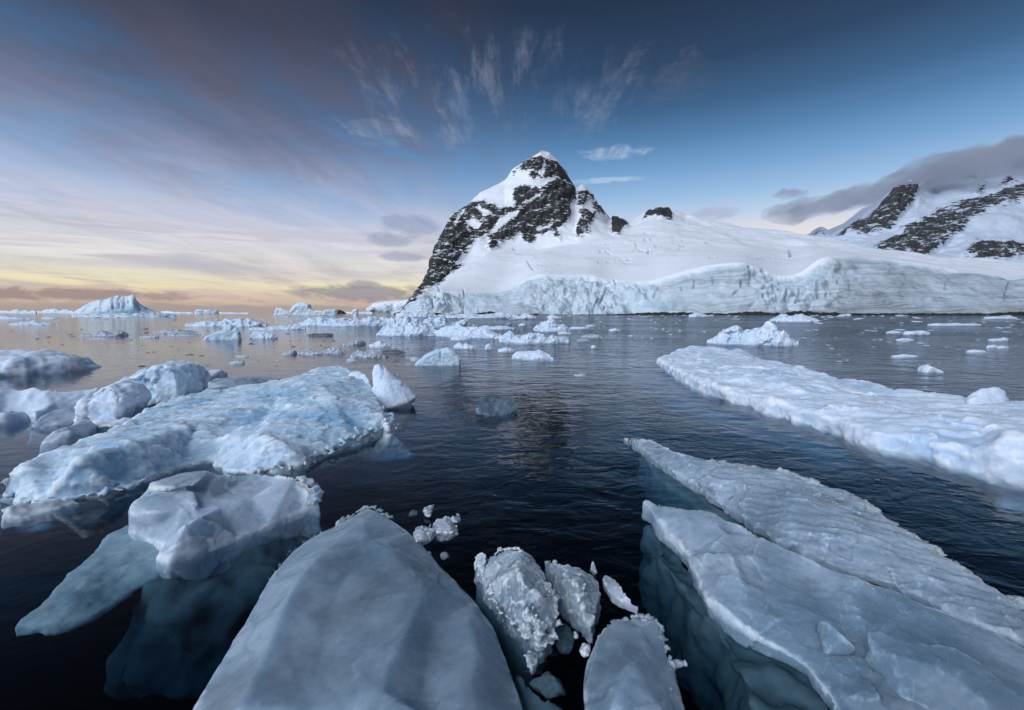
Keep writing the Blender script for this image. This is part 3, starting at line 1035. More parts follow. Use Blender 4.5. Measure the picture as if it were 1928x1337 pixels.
for q in range(34):
    uu, vv_ = rc.gauss(1235, 45), rc.uniform(436, 478)
    CR.append((uu, vv_, uu + rc.uniform(-9, 9), vv_ + rc.uniform(-2, 5), rc.uniform(.5, 1.1)))
for q in range(30):
    uu, vv_ = rc.choice((rc.gauss(1490, 45), rc.gauss(1150, 50), rc.gauss(830, 40))), rc.uniform(535, 580)
    CR.append((uu, vv_, uu + rc.uniform(-4, 4), vv_ + rc.uniform(4, 14), rc.uniform(.7, 1.6)))
for q in range(14):
    uu, vv_ = rc.uniform(930, 1700), rc.uniform(455, 500)
    CR.append((uu, vv_, uu + rc.uniform(8, 40), vv_ + rc.uniform(-2, 2), .6))
for (u0, v0, u1, v1, w) in CR:
    a, c = np.array([u0, v0]), np.array([u1, v1])
    e = c - a
    q = np.stack([U, VV], 1) - a
    t = np.clip(q @ e / (e @ e), 0, 1)
    d = np.linalg.norm(q - t[:, None] * e, axis=1) + perlin(V / 3.0, 3) * 1.2
    crack = np.maximum(crack, np.clip(1.3 - d / (w * 0.8), 0, 1))
crack *= np.clip(2.6 - T, 0, 1)
disp -= crack * 2.0
# breccia of small crevasses on the slope below the little dome
V2 = V + N * disp[:, None]
mount = mesh_from('mountain', V2, F, mount_mat)
tag(mount, kind='structure')
add_attr(mount, 'rock', rock)
add_attr(mount, 'ice', np.clip(ice, 0, 1))
dirt_shade = line([(735, 0.1), (860, 0.15), (940, 0.5), (1000, 0.45), (1040, 0.25), (1130, 0.3), (1200, 0.15), (1280, 0.6), (1400, 0.7), (1440, 0.35), (1520, 0.5), (1680, 1.05), (1928, 1.15), (2300, 1.15)])(U)  # dirt bands; the rise to the right also paints in edge vignetting
dirt_shade = dirt_shade + np.clip(0.25 - tt, 0, 0.25) * 2.2 + np.exp(-((U - 1620) / 70.0) ** 2) * np.clip(0.42 - tt, 0, 0.4) * 2.0
add_attr(mount, 'dirt_shade', np.clip(dirt_shade * ice, 0, 1.7))
add_attr(mount, 'crack', crack)

# far mountain on the right, its summit in cloud
FS = [(1490, 452), (1528, 441), (1540, 433), (1548, 430), (1560, 434), (1568, 438), (1576, 434), (1586, 437), (1600, 431), (1622, 414), (1640, 403), (1658, 386), (1675, 366), (1688, 352), (1712, 350), (1730, 351), (1745, 338),
      (1790, 318), (1850, 296), (1928, 275), (2100, 235), (2300, 260)]
FB = [(1490, 500), (1600, 505), (1900, 515), (2300, 520)]
FM = [(1490, 470), (1528, 462), (1600, 458), (1660, 440), (1720, 420), (1800, 405), (1900, 390), (2300, 385)]
fy0 = line([(1490, 800), (2300, 760)])
fy1 = line([(1490, 1000), (1600, 1000), (2300, 950)])
fy2 = line([(1490, 1250), (1575, 1200), (1600, 1050), (1690, 1080), (1730, 1100), (1760, 1350), (1928, 1400), (2300, 1300)])
us = np.linspace(1492, 2290, 420)
V, F, T, U = loft(us, [(line(FB), fy0), (line(FM), fy1), (line(FS), fy2)], [90, 110, 6, 6], [(200, 0.8, 0), (1200, 0.0, 0)])
_, VV = project_back(V)
FR = [[(1590, 432), (1608, 414), (1644, 385), (1672, 348), (1700, 338), (1732, 346), (1714, 383), (1675, 429), (1626, 442), (1609, 440)],
      [(1645, 465), (1675, 448), (1710, 437), (1697, 428), (1730, 419), (1756, 403), (1821, 380), (1854, 372), (1919, 349), (2000, 330), (2000, 365), (1929, 374), (1880, 387), (1834, 412), (1808, 433), (1740, 483), (1658, 480)],
      [(1808, 478), (1837, 458), (1867, 460), (1919, 458), (2000, 450), (2000, 480), (1919, 483), (1880, 494), (1830, 486)],
      [(1740, 347), (1762, 334), (1782, 346), (1769, 354)], [(1805, 336), (1835, 330), (1850, 340), (1820, 345)], [(1836, 362), (1852, 345), (1858, 350), (1845, 366)], [(1880, 352), (1900, 330), (1915, 345)],
      [(1535, 440), (1545, 433), (1552, 445)], [(1570, 439), (1577, 434), (1578, 440)]]
sd = np.full(len(V), -1e9)
for pg in FR:
    sd = np.maximum(sd, poly_sd(U, VV, pg))
rock = np.clip(0.46 + sd / 18.0, 0.0, 0.72) * np.clip((2.02 - T) / 0.04, 0, 1)
N = normals(V, F)
N *= np.sign(np.sum(N * np.array([0, -0.7, 0.7]), axis=1).mean())
QS = np.stack([(V[:, 0] * c35 + V[:, 2] * s35) / 120.0, V[:, 1] / 150.0, (-V[:, 0] * s35 + V[:, 2] * c35) / 36.0], 1)
rk = np.clip(rock * 1.4 - 0.2, 0, 1)
V2 = V + N * (rk * ((ridged(QS, 5, 0.56, 15) - 0.7) * 8 + fbm(V / 25.0, 4, 0.6, 18) * 7 + 3) + (1 - rk) * fbm(V / np.array([110., 110., 60.]), 4, 0.5, 23) * 14)[:, None]
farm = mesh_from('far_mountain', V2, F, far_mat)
tag(farm, kind='structure')
add_attr(farm, 'rock', rock)

# low ice shelf far behind the left foot of the mountain
us = np.linspace(690, 800, 120)
V, F, T, U = loft(us, [(line([(690, 590), (800, 590)]), line([(690, 880), (700, 760), (800, 760)])), (line([(690, 582), (699, 577), (704, 571), (720, 569), (745, 567), (800, 563)]), line([(690, 890), (700, 775), (800, 775)])),
                       (line([(690, 580), (699, 575), (704, 570), (720, 567.5), (745, 565), (800, 560)]), line([(690, 1000), (800, 1000)]))], [34, 14, 6], [(400, 0.0, 0)])
N = normals(V, F)
N *= np.sign(np.sum(N * np.array([0, -0.7, 0.7]), axis=1).mean())
V2 = V + N * ((fbm(V / 18.0, 4, 0.6, 77) * 7 + (worley(V / 15.0, 5)[0] - 0.5) * 6) * np.clip(1.1 - T, 0.1, 1))[:, None]
shelf = mesh_from('ice_shelf', V2, F, mount_mat)
tag(shelf, kind='structure')
add_attr(shelf, 'rock', np.clip(0.55 - T * 1.2, 0, 0.5))
add_attr(shelf, 'ice', np.clip(1.1 - T, 0, 1))
add_attr(shelf, 'dirt_shade', np.full(len(V), 0.6))
add_attr(shelf, 'crack', np.zeros(len(V)))

# dark rocks along the waterline under the ice cliff
us = np.linspace(742, 1990, 620)
prof = line([(742, 2), (752, 5), (762, 3), (775, .3), (812, .3), (818, 3.0), (828, 3.2), (836, .4), (870, .5), (880, 1.5), (902, 3), (925, 7.0), (934, 4), (942, .6), (980, .4), (1000, 1.8), (1010, 2), (1018, .3), (1080, .3), (1150, 1.0),
             (1185, 2.0), (1215, 4.5), (1235, 4.2), (1300, 4.5), (1312, 2.5), (1330, 4), (1370, 2.6), (1400, 5.5), (1430, 6), (1450, 3.5), (1478, 4), (1495, 7), (1520, 6.5), (1540, 3.5), (1562, 4.5), (1570, 7), (1580, 3.2), (1700, 2.8),
             (1860, 3.2), (1890, 5.5), (1928, 7.0), (1990, 6)])(us)
prof = prof * 0.33 * (1 + 0.35 * np.array([fbm(np.array([[u / 7.0, 0.3, 0.7]]), 3, 0.6, 61)[0] for u in us]))
rowsP = []
for k, (dyy, kz) in enumerate([(-3.6, -0.25), (-3.2, 0.25), (-2.7, 0.7), (-1.9, 1.0), (-0.8, 1.05), (1.5, 0.9), (4, 0.4)]):
    yy = y_sh(us) + dyy
    x = (us - PW / 2) / FPX * yy * 1.0
    z = np.where(kz < 0, -0.6, prof * kz)
    rowsP.append(np.stack([x, yy, z], 1))
G = np.array(rowsP)
nr, nc = G.shape[:2]
ii = np.arange(nr * nc).reshape(nr, nc)
Fq = np.stack([ii[:-1, :-1].ravel(), ii[:-1, 1:].ravel(), ii[1:, 1:].ravel(), ii[1:, :-1].ravel()], 1)
Vq = G.reshape(-1, 3)
Vq = Vq + np.stack([np.zeros(len(Vq)), fbm(Vq / 3.0, 3, 0.6, 5) * 1.2, fbm(Vq / 2.0, 3, 0.6, 6) * 0.25], 1)
shore = mesh_from('rocky_shore', Vq, Fq, shore_rock_mat)
tag(shore, kind='structure')

# ================================================================== NEAR ICE
rng = random.Random(11)


def root_at(ring, z=0.0):
    P = np.array([at(u, v, zz) for (u, v, zz) in ring])
    return (float(P[:, 0].mean()), float(P[:, 1].mean()), 0.0)


# ---- big white floe on the right
def rimz(u, vr, vw, k=.92):
    """height of a rim seen at line vr standing over a waterline seen at vw"""
    yw = at(u, vw)[1]
    return (u, vr, max(.02, float(dep(u, vr, yw)[2]) * k))


front = [(1240, 677, 684), (1256, 686, 699), (1280, 700, 716), (1330, 720, 742), (1405, 744, 768), (1490, 766, 791), (1575, 790, 816), (1640, 812, 844), (1700, 823, 854), (1760, 836, 868), (1840, 856, 889), (1928, 875, 912), (2090, 918, 962)]
ring = [rimz(*q) for q in front] + [(2090, 790, .45), (1928, 757, .45), (1830, 750, .42), (1760, 741, .38), (1700, 735, .36),
        (1650, 723, .34), (1600, 716, .32), (1530, 700, .3), (1440, 678, .3), (1400, 668, .3), (1345, 655, .34), (1300, 653, .36), (1276, 659, .3), (1258, 668, .2)]
inner = [(1330, 685, .32), (1400, 697, .4), (1460, 715, .42), (1496, 733, .38), (1500, 747, .27), (1420, 733, .26), (1350, 705, .27), (1560, 738, .33), (1600, 760, .38), (1650, 765, .34), (1690, 800, .42), (1750, 790, .4), (1800, 770, .36),
         (1800, 815, .48), (1860, 800, .42), (1900, 820, .5), (1880, 770, .4), (1540, 715, .27), (1660, 742, .3), (2000, 830, .5)]
fl = thing('ice_floe', root_at(ring), 'long white snow-crusted floe with a raised block at its far end', 'ice floe')
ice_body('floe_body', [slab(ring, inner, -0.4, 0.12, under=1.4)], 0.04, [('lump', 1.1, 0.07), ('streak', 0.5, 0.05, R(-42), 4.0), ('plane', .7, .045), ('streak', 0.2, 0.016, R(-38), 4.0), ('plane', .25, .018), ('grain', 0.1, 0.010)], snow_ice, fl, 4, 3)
ice_body('raised_block', [hull([at(1316, 692, .3), at(1335, 697, .3), at(1420, 694, .28), dep(1421, 680, 16.4), dep(1416, 668, 16.6), dep(1396, 658, 17), dep(1350, 654, 18), dep(1316, 656, 18), dep(1308, 672, 17.4), at(1400, 672, .3), at(1330, 668, .3)])],
         0.05, [('lump', .8, 0.09), ('grain', 0.2, 0.02)], snow_ice, fl, 6, 7)
ice_body('raised_knob', [hull([dep(1818, 752, 7.9), dep(1900, 752, 7.9), dep(1832, 740, 7.9), dep(1850, 732, 7.9), dep(1872, 730, 7.9), dep(1890, 735, 7.9), dep(1886, 744, 7.9), dep(1835, 745, 8.5), dep(1880, 738, 8.5), dep(1815, 772, 7.6), dep(1895, 772, 7.6), dep(1820, 768, 8.3), dep(1890, 768, 8.3)])],
         0.025, [('lump', .3, 0.03), ('grain', 0.1, 0.01)], snow_ice, fl, 4, 9)
shelf_ring = [(1190, 708, -.36), (1222, 697, -.3), (1290, 712, -.26), (1400, 766, -.26), (1520, 806, -.28), (1640, 850, -.3), (1600, 862, -.36), (1500, 836, -.38), (1410, 808, -.4), (1320, 782, -.4), (1230, 742, -.4)]
ice_body('submerged_shelf', [slab(shelf_ring, [(1300, 745, -.3)], -.8, 0.05)], 0.09, [('lump', .9, 0.14)], sunk_pale, fl, 8, 12)

# ---- blue ridged floe on the left
ring = [(-60, 925, .1), (-30, 890, .3), (40, 868, .34), (103, 848, .36), (160, 826, .38), (215, 808, .4), (262, 785, .3), (300, 762, .25), (352, 745, .25), (440, 732, .28), (505, 722, .34), (545, 714, .4), (575, 702, .45), (602, 694, .48), (630, 691, .5), (655, 693, .5),
        (680, 702, .46), (697, 720, .4), (702, 740, .32), (712, 765, .36), (724, 780, .34), (733, 797, .2), (722, 806, .08), (690, 815, .1), (655, 823, .14), (632, 838, .1), (598, 855, .06), (560, 868, .1), (516, 880, .05), (470, 884, .02), (430, 888, .0), (395, 868, .0), (340, 880, .0), (275, 903, .03), (206, 925, .04), (145, 932, .04), (80, 942, .03), (7, 925, .05), (-40, 935, .05)]
inner = [(70, 885, .4), (150, 860, .45), (230, 838, .42), (300, 822, .4), (370, 800, .36), (440, 776, .4), (520, 750, .46), (600, 728, .52), (650, 716, .52), (685, 760, .46), (660, 790, .42), (600, 815, .36), (540, 838, .3), (480, 862, .16),
         (420, 850, .12), (405, 824, .26), (350, 850, .14), (290, 870, .16), (220, 890, .26), (150, 900, .3), (80, 912, .24), (470, 820, .34), (560, 775, .44), (430, 800, .3), (500, 790, .3), (630, 760, .5), (330, 790, .3), (20, 905, .3), (690, 800, .32)]
fa = thing('ice_floe', root_at(ring), 'big ridged blue-white floe spreading into two lobes, beside the upright ice cone', 'ice floe')
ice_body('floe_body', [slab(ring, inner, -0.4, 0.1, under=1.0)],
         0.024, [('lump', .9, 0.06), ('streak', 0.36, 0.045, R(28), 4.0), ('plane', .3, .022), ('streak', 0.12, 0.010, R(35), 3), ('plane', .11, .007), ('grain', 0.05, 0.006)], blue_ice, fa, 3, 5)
rim(fa, 'crystal_rim', [([(715, 770, .32), (731, 795, .16), (720, 804, .1), (690, 813, .12), (655, 822, .13), (632, 837, .1), (598, 854, .07), (560, 867, .09), (516, 879, .05), (470, 883, .02)], 420, .034, .06), ([(715, 770, .32), (731, 795, .16), (720, 804, .1), (690, 813, .12), (655, 822, .13), (632, 837, .1), (598, 854, .07), (560, 867, .09), (516, 879, .05), (470, 883, .02)], 200, .04, .09), ([(275, 902, .04), (206, 924, .04), (145, 931, .04), (80, 940, .03), (10, 925, .05)], 260, .035, .045)], blue_ice, 195, .02)
ice_body('rounded_knob', [hull([dep(648, 735, 10.2), dep(655, 705, 10.4), dep(672, 697, 10.4), dep(690, 706, 10.2), dep(702, 725, 10.0), dep(704, 748, 9.8), dep(680, 755, 9.7), dep(660, 745, 9.9), dep(690, 720, 11), dep(665, 710, 11)])],
         0.03, [('lump', .4, 0.04), ('grain', 0.1, 0.012)], snow_ice, fa, 5, 6)
sr = [(130, 965, -.25), (300, 900, -.12), (420, 880, -.1), (600, 850, -.15), (735, 790, -.2), (800, 770, -.4), (790, 800, -.5), (680, 860, -.5), (560, 900, -.5), (430, 925, -.5), (250, 975, -.5)]
ice_body('submerged_shelf', [slab(sr, [(350, 900, -.2), (500, 885, -.2)], -0.9, 0.05)], 0.06, [('lump', .7, 0.12)], sunk_ice, fa, 5, 8)
tip = [(5, 970, .02), (20, 952, .06), (45, 948, .07), (80, 945, .05), (140, 935, .04), (150, 945, .0), (90, 963, .0), (40, 973, .0)]
o = ice_body('ice_fragment', [slab(tip, [(60, 955, .09)], -.12, 0.1)] + crumbs([(8, 965, .03), (28, 952, .07)], 10, .03, rng, .02), 0.016, [('lump', .3, .03), ('cell', .1, .02)], grey_ice, None, 3, 14)
tag(o, 'thin grey fragment against the front edge of the big blue floe', 'ice fragment')

# ---- boulders behind the ridged floe
o = ice_body('ice_boulder', [silhouette([(276, 735), (283, 718), (300, 700), (316, 678), (340, 677), (352, 684), (366, 682), (374, 694), (377, 720), (376, 745), (362, 754), (330, 756), (308, 764), (290, 763), (277, 752)], 9.7, 1.1, .8),
                            silhouette([(236, 760), (240, 716), (262, 702), (290, 696), (305, 690), (310, 740), (290, 765), (262, 764)], 9.9, 0.8, .8)],
             0.03, [('lump', .8, .08), ('plane', .5, .08), ('plane', .18, .02), ('grain', .08, .01)], blue_ice, None, 3, 21)
tag(o, 'large smooth pale boulder of ice leaning behind the blue floe, tallest of its heap', 'ice boulder')
o = ice_body('ice_boulder', [silhouette([(176, 770), (186, 750), (205, 728), (228, 716), (252, 722), (262, 735), (266, 756), (258, 778), (246, 800), (225, 806), (190, 806), (172, 800)], 8.35, .8, .85),
                            silhouette([(150, 826), (160, 806), (200, 792), (240, 790), (250, 802), (210, 822), (165, 834)], 7.7, .6, .8)],
             0.026, [('lump', .5, .06), ('plane', .4, .06), ('plane', .15, .02), ('grain', .07, .01)], snow_ice, None, 3, 22)
tag(o, 'rounded white boulder of ice with a drooping foot, next to the tall pale boulder', 'ice boulder')
for (rg, inn, mat, lab, vx, sd_) in [
    ([(52, 803, .06), (75, 780, .2), (100, 768, .26), (118, 766, .22), (140, 774, .14), (160, 768, .2), (178, 772, .1), (172, 786, .06), (120, 797, .04), (80, 803, .03)], [(105, 785, .2), (150, 781, .14)], pale_ice, 'low grey fragment with a small horn between the white boulder and the long flat floe', .03, 31),
    ([(74, 832, .03), (95, 815, .14), (125, 802, .2), (160, 792, .2), (180, 800, .14), (165, 818, .06), (130, 828, .04), (95, 834, .02)], [(130, 812, .16)], pale_ice, 'low grey lens of ice at the foot of the rounded white boulder', .025, 32),
    ([(-40, 800, .1), (-30, 776, .25), (10, 770, .28), (40, 768, .24), (55, 780, .12), (40, 790, .05), (10, 799, .03), (-10, 801, .03)], [(10, 783, .24)], snow_ice, 'white knob of ice cut by the picture edge below the long flat floe', .03, 33),
    ([(-70, 775, .2), (-60, 738, .5), (0, 729, .5), (80, 730, .48), (130, 731, .44), (190, 728, .42), (215, 732, .3), (205, 745, .22), (150, 754, .2), (105, 760, .2), (60, 768, .2), (45, 770, .12), (10, 772, .12)], [(40, 745, .46), (120, 742, .42), (0, 755, .36)], snow_ice, 'long flat white floe running behind the rounded white boulder', .05, 34),
    ([(-80, 712, .2), (-70, 672, .55), (0, 661, .6), (45, 656, .66), (100, 656, .62), (115, 666, .45), (138, 663, .55), (160, 672, .35), (180, 682, .15), (196, 689, .03), (150, 690, .12), (70, 697, .12), (0, 703, .12)], [(60, 668, .6), (130, 675, .42), (20, 680, .45), (90, 680, .4)], snow_ice, 'white wedge-shaped floe with a tapering right end, alone on the calm water', .07, 35),
]:
    o = ice_body('ice_floe', [slab(rg, inn, -0.3, 0.12)], vx, [('lump', 1.0, vx * 2.2), ('cell', .5, vx * 1.4), ('grain', .15, vx * .5)], mat, None, 4, sd_)
    tag(o, lab, 'ice floe' if vx > .03 else 'ice fragment')

# thin slabs right of the tall boulder
for (rg, inn, mat, lab, sd_) in [
    ([(374, 703, .1), (378, 698, .2), (420, 696, .2), (432, 700, .12), (425, 705, .05), (385, 712, .05)], [], snow_ice, 'thin pale strip of ice touching the tall boulder at its right side', 41),
    ([(383, 722, .08), (405, 711, .18), (450, 708, .16), (500, 709, .12), (528, 711, .08), (526, 715, .03), (480, 724, .03), (430, 731, .04), (395, 730, .04)], [(440, 715, .16)], slab_ice, 'flat grey lens of ice with a dark tapered end, just behind the blue floe', 42),
    ([(378, 736, .06), (382, 722, .2), (405, 719, .22), (428, 727, .14), (432, 738, .05), (410, 747, .03), (385, 746, .03)], [(400, 730, .2)], snow_ice, 'small white cushion of ice between the tall boulder and the blue floe', 43),
    ([(440, 734, .04), (470, 724, .12), (490, 722, .16), (502, 726, .1), (490, 734, .05), (460, 738, .03)], [(485, 727, .14)], snow_ice, 'little pale shard against the back edge of the blue floe', 44),
]:
    o = ice_body('ice_slab', [slab(rg, inn, -0.2, 0.1)], .035, [('lump', .6, .05), ('grain', .15, .014)], mat, None, 3, sd_)
    tag(o, lab, 'ice fragment')

# ---- upright cone
Yc = 9.35
cone = thing('ice_cone', tuple(at(738, 758, 0)), 'upright pale blue cone of ice with a pointed top', 'ice block')
ice_body('cone_body', [hull([dep(706, 686, Yc + .3), dep(712, 684, Yc + .3), dep(720, 690, Yc + .3), dep(701, 694, Yc + .25), dep(702, 725, Yc + .2), dep(704, 752, Yc), dep(712, 762, Yc - .15), dep(728, 769, Yc - .3), dep(745, 764, Yc - .25), dep(765, 757, Yc - .1), dep(784, 748, Yc + .1), dep(786, 744, Yc + .2),
                             dep(772, 730, Yc + .3), dep(750, 712, Yc + .3), dep(706, 745, Yc + .9), dep(770, 742, Yc + .7), dep(715, 790, Yc), dep(770, 780, Yc + .2), dep(740, 700, Yc + .6)])],
         0.02, [('lump', .6, .02), ('plane', .4, .035), ('plane', .12, .01), ('grain', .06, .006)], snow_ice, cone, 2, 51)
ice_body('submerged_shelf', [slab([(700, 760, -.12), (785, 748, -.1), (830, 760, -.3), (850, 790, -.45), (800, 812, -.5), (735, 800, -.4), (705, 785, -.3)], [(760, 775, -.2)], -.9, .05)], .05, [('lump', .6, .1)], sunk_ice, cone, 4, 52)

# ---- block in the left corner with its drowned tongue
ring = [(246, 958, .14), (257, 944, .2), (271, 934, .26), (282, 914, .32), (307, 905, .34), (342, 893, .34), (375, 888, .34), (398, 888, .33), (428, 893, .3), (446, 892, .26), (482, 889, .24), (517, 893, .26), (553, 898, .32), (576, 899, .34), (580, 909, .3), (595, 917, .24), (600, 934, .16),
        (586, 950, .08), (571, 961, .04), (500, 991, .02), (446, 1012, .01), (392, 1034, .0), (316, 1060, .0), (295, 1046, .03), (308, 1026, .06), (285, 1016, .03), (253, 1004, .04), (244, 984, .08)]
inner = [(300, 940, .24), (360, 930, .26), (340, 965, .2), (300, 980, .12), (262, 965, .18), (395, 905, .3), (384, 925, .24), (394, 940, .2), (440, 915, .17), (500, 908, .17), (520, 915, .18), (470, 940, .18), (410, 955, .2),
         (380, 968, .3), (430, 962, .3), (500, 945, .32), (560, 925, .34), (540, 950, .2), (450, 985, .18), (380, 1010, .16), (330, 1030, .14), (350, 985, .26), (322, 1010, .1)]
fh = thing('ice_floe', root_at(ring), 'stepped block of pale ice with a blue hollow on top and a drowned tongue', 'ice block')
ice_body('block_body', [slab(ring, inner, -0.3, 0.1), hull([at(247, 962, .2), at(256, 945, .26), at(300, 930, .3), at(350, 920, .31), at(368, 925, .3), at(375, 945, .26), at(370, 958, .22), at(300, 964, .22), at(250, 968, .2),
                                                                at(244, 996, .0), at(256, 1008, -.04), at(288, 1018, -.04), at(330, 1005, .0), at(365, 985, .0), at(250, 960, -.04), at(360, 940, -.04)]),
                        hull([at(281, 924, .3), at(284, 909, .36), at(342, 890, .38), at(392, 886, .38), at(400, 892, .34), at(366, 914, .36), at(300, 924, .34), at(380, 900, .1), at(300, 915, .1)])],
         0.015, [('lump', .5, .03), ('plane', .4, .012), ('plane', .09, .003), ('grain', .04, .003)], pale_ice, fh, 4, 61, ring, .03)
rim(fh, 'crystal_rim', [([(560, 900, .33), (577, 901, .33), (596, 918, .24), (600, 934, .16), (584, 950, .1)], 120, .022, .02), ([(571, 961, .04), (500, 991, .02)], 0, .010, .012)], pale_ice, 194, .011)
ice_body('submerged_tongue', [slab([(20, 1177, -.06), (89, 1120, -.05), (143, 1067, -.05), (189, 1024, -.04), (240, 985, -.02), (300, 1000, -.02), (320, 1050, -.05), (300, 1085, -.12), (264, 1105, -.15), (215, 1138, -.12), (178, 1157, -.1), (107, 1172, -.08)],
                                   [(200, 1070, -.03), (130, 1120, -.04)], -.17, .0)], .02, [('lump', .5, .035), ('streak', .15, .012, R(55), 4), ('grain', .06, .006)], sunk_pale, fh, 4, 62)
ice_body('submerged_shelf', [slab([(300, 1062, -.1), (400, 1034, -.08), (500, 994, -.08), (590, 958, -.1), (612, 992, -.18), (572, 1035, -.26), (517, 1076, -.3), (428, 1126, -.32), (339, 1165, -.34), (289, 1152, -.3), (300, 1115, -.2), (270, 1098, -.12)],
                                  [], -.9, .28)], .03, [('lump', .5, .13), ('cell', .3, .06)], sunk_ice, fh, 4, 63)

# ---- big translucent triangle at the bottom
ring = [(300, 1440, -.02), (360, 1337, -.02), (400, 1268, -.02), (440, 1200, -.02), (470, 1150, -.02), (500, 1098, -.02), (522, 1066, -.02), (548, 1036, -.02), (580, 1013, -.01), (625, 996, -.01), (645, 982, .02), (662, 972, .05), (680, 958, .08), (693, 953, .1), (712, 958, .1), (740, 980, .05), (770, 1003, .02), (800, 1030, -.01),
        (850, 1085, -.02), (895, 1132, -.02), (930, 1180, -.02), (960, 1240, -.02), (978, 1300, -.02), (990, 1345, -.02), (1010, 1440, -.02)]
inner = [(640, 1010, .1), (600, 1045, .13), (560, 1090, .145), (525, 1160, .15), (490, 1250, .15), (450, 1340, .13), (690, 975, .13), (685, 1020, .12), (650, 1080, .085), (620, 1160, .08), (600, 1250, .09), (580, 1340, .1),
         (730, 1020, .13), (770, 1075, .14), (800, 1110, .135), (775, 1160, .15), (745, 1225, .165), (715, 1300, .17), (690, 1380, .17), (720, 1150, .1), (690, 1230, .105), (820, 1170, .09), (805, 1240, .095), (790, 1330, .1),
         (880, 1170, .11), (900, 1230, .125), (880, 1290, .135), (905, 1340, .12), (850, 1380, .13), (690, 1100, .1)]
ft = thing('ice_floe', root_at(ring), 'large smooth triangle of grey translucent ice, biggest piece by the camera', 'ice floe')
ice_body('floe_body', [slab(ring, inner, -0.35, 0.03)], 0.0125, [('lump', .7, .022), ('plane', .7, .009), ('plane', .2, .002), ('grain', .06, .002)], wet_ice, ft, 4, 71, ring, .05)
rim(ft, 'crystal_rim', [([(500, 1098, -.02), (548, 1036, -.015), (580, 1013, -.01), (625, 996, .0), (645, 982, .02), (662, 972, .05), (680, 958, .08)], 110, .012, .010), ([(680, 958, .08), (693, 954, .1), (712, 959, .1), (735, 976, .06)], 60, .018, .012),
                        ([(770, 1003, .02), (850, 1086, -.015), (895, 1133, -.015), (930, 1181, -.015), (960, 1241, -.015), (985, 1335, -.015)], 0, .009, .007)], crystal_ice, 72)

# ---- crusty lump and its neighbours
def sz(u, v):
    return np.linalg.norm(at(u, v) - np.array([0, 0, CAMH])) / FPX


ring = [(892, 1060, .06), (900, 1043, .12), (916, 1048, .1), (936, 1040, .16), (952, 1031, .2), (981, 1033, .22), (1005, 1047, .2), (1020, 1070, .16), (1026, 1096, .12), (1040, 1108, .14), (1042, 1131, .1), (1047, 1155, .07), (1041, 1190, .03), (1025, 1219, .0), (1014, 1223, .0), (998, 1205, .0), (985, 1195, .0), (980, 1179, .0), (952, 1163, .0), (936, 1139, .0), (916, 1107, .01), (904, 1078, .03)]
inner = [(975, 1065, .27), (985, 1100, .26), (950, 1090, .2), (990, 1140, .2), (1015, 1120, .2), (1010, 1170, .14), (1020, 1195, .06)]
fk = thing('ice_lump', root_at(ring), 'crusty white lump of ice with a rim of coarse crystals, on dark water', 'ice fragment')
ice_body('lump_body', [slab(ring, inner, -.12, .0)], 0.011, [('lump', .3, .02), ('plane', .1, .016), ('plane', .04, .006), ('grain', .03, .003)], crystal_ice, fk, 5, 81)
cr_parts = crumbs([(900, 1045, .1), (906, 1075, .04), (920, 1108, .03), (940, 1140, .02), (960, 1165, .02), (985, 1190, .02), (1005, 1208, .02), (1020, 1215, .02)], 90, .022, rng, .012) \
    + crumbs([(1041, 1110, .13), (1045, 1150, .08), (1036, 1190, .05), (1022, 1215, .02)], 70, .024, rng, .016) + crumbs([(930, 1040, .15), (955, 1032, .2), (985, 1034, .22)], 24, .016, rng, .01) \
    + crumbs([(990, 1150, .19), (1010, 1170, .14), (1018, 1195, .08)], 40, .024, rng, .025) + [hull([at(894, 1060, .06), at(898, 1043, .14), at(908, 1040, .16), at(916, 1046, .14), at(914, 1062, .08), at(902, 1066, .04), at(905, 1050, .02)]),
    hull([at(1014, 1095, .2), at(1036, 1097, .2), at(1040, 1112, .16), at(1030, 1130, .12), at(1016, 1128, .14), at(1020, 1100, .1), at(1036, 1105, .08)])]
tag(ice_body('crystal_crust', cr_parts, 0.0085, [('plane', .03, .008), ('plane', .014, .003)], crystal_ice, fk, 0, 82), kind='stuff')
ice_body('submerged_foot', [slab([(898, 1092, -.06), (930, 1110, -.04), (1000, 1190, -.04), (1003, 1218, -.08), (982, 1237, -.14), (956, 1221, -.16), (924, 1172, -.16), (895, 1124, -.14)], [(950, 1170, -.08)], -.4, .02)], .016, [('lump', .3, .03)], sunk_ice, fk, 4, 83)
ring = [(1025, 1052, .05), (1037, 1056, .08), (1062, 1064, .14), (1098, 1072, .14), (1126, 1090, .08), (1130, 1119, .05), (1122, 1147, .02), (1114, 1182, .0), (1102, 1171, .0), (1078, 1151, .0), (1049, 1119, .0), (1041, 1090, .01)]
o = ice_body('ice_fragment', [slab(ring, [(1085, 1100, .16), (1095, 1130, .1), (1065, 1090, .13)], -.12, .02)] + crumbs([(1040, 1056, .08), (1062, 1066, .13), (1098, 1075, .13), (1122, 1095, .07)], 46, .02, rng, .012) + crumbs([(1075, 1090, .15), (1105, 1120, .12)], 26, .02, rng, .03),
             0.0105, [('lump', .2, .012), ('plane', .08, .014), ('plane', .035, .005), ('grain', .03, .003)], crystal_ice, None, 2, 84)
tag(o, 'grey arrowhead of ice with knobbly crystals, pointing down between two bigger pieces', 'ice fragment')
o = ice_body('ice_spike', [hull([at(1110, 1076, -.02), at(1126, 1080, -.02), at(1118, 1084, -.02), at(1112, 1072, .03), at(1124, 1078, .02), dep(1115, 1057, at(1116, 1074)[1]), dep(1117, 1056, at(1116, 1074)[1])])], .006, [('grain', .03, .004)], crystal_ice, None, 1, 85)
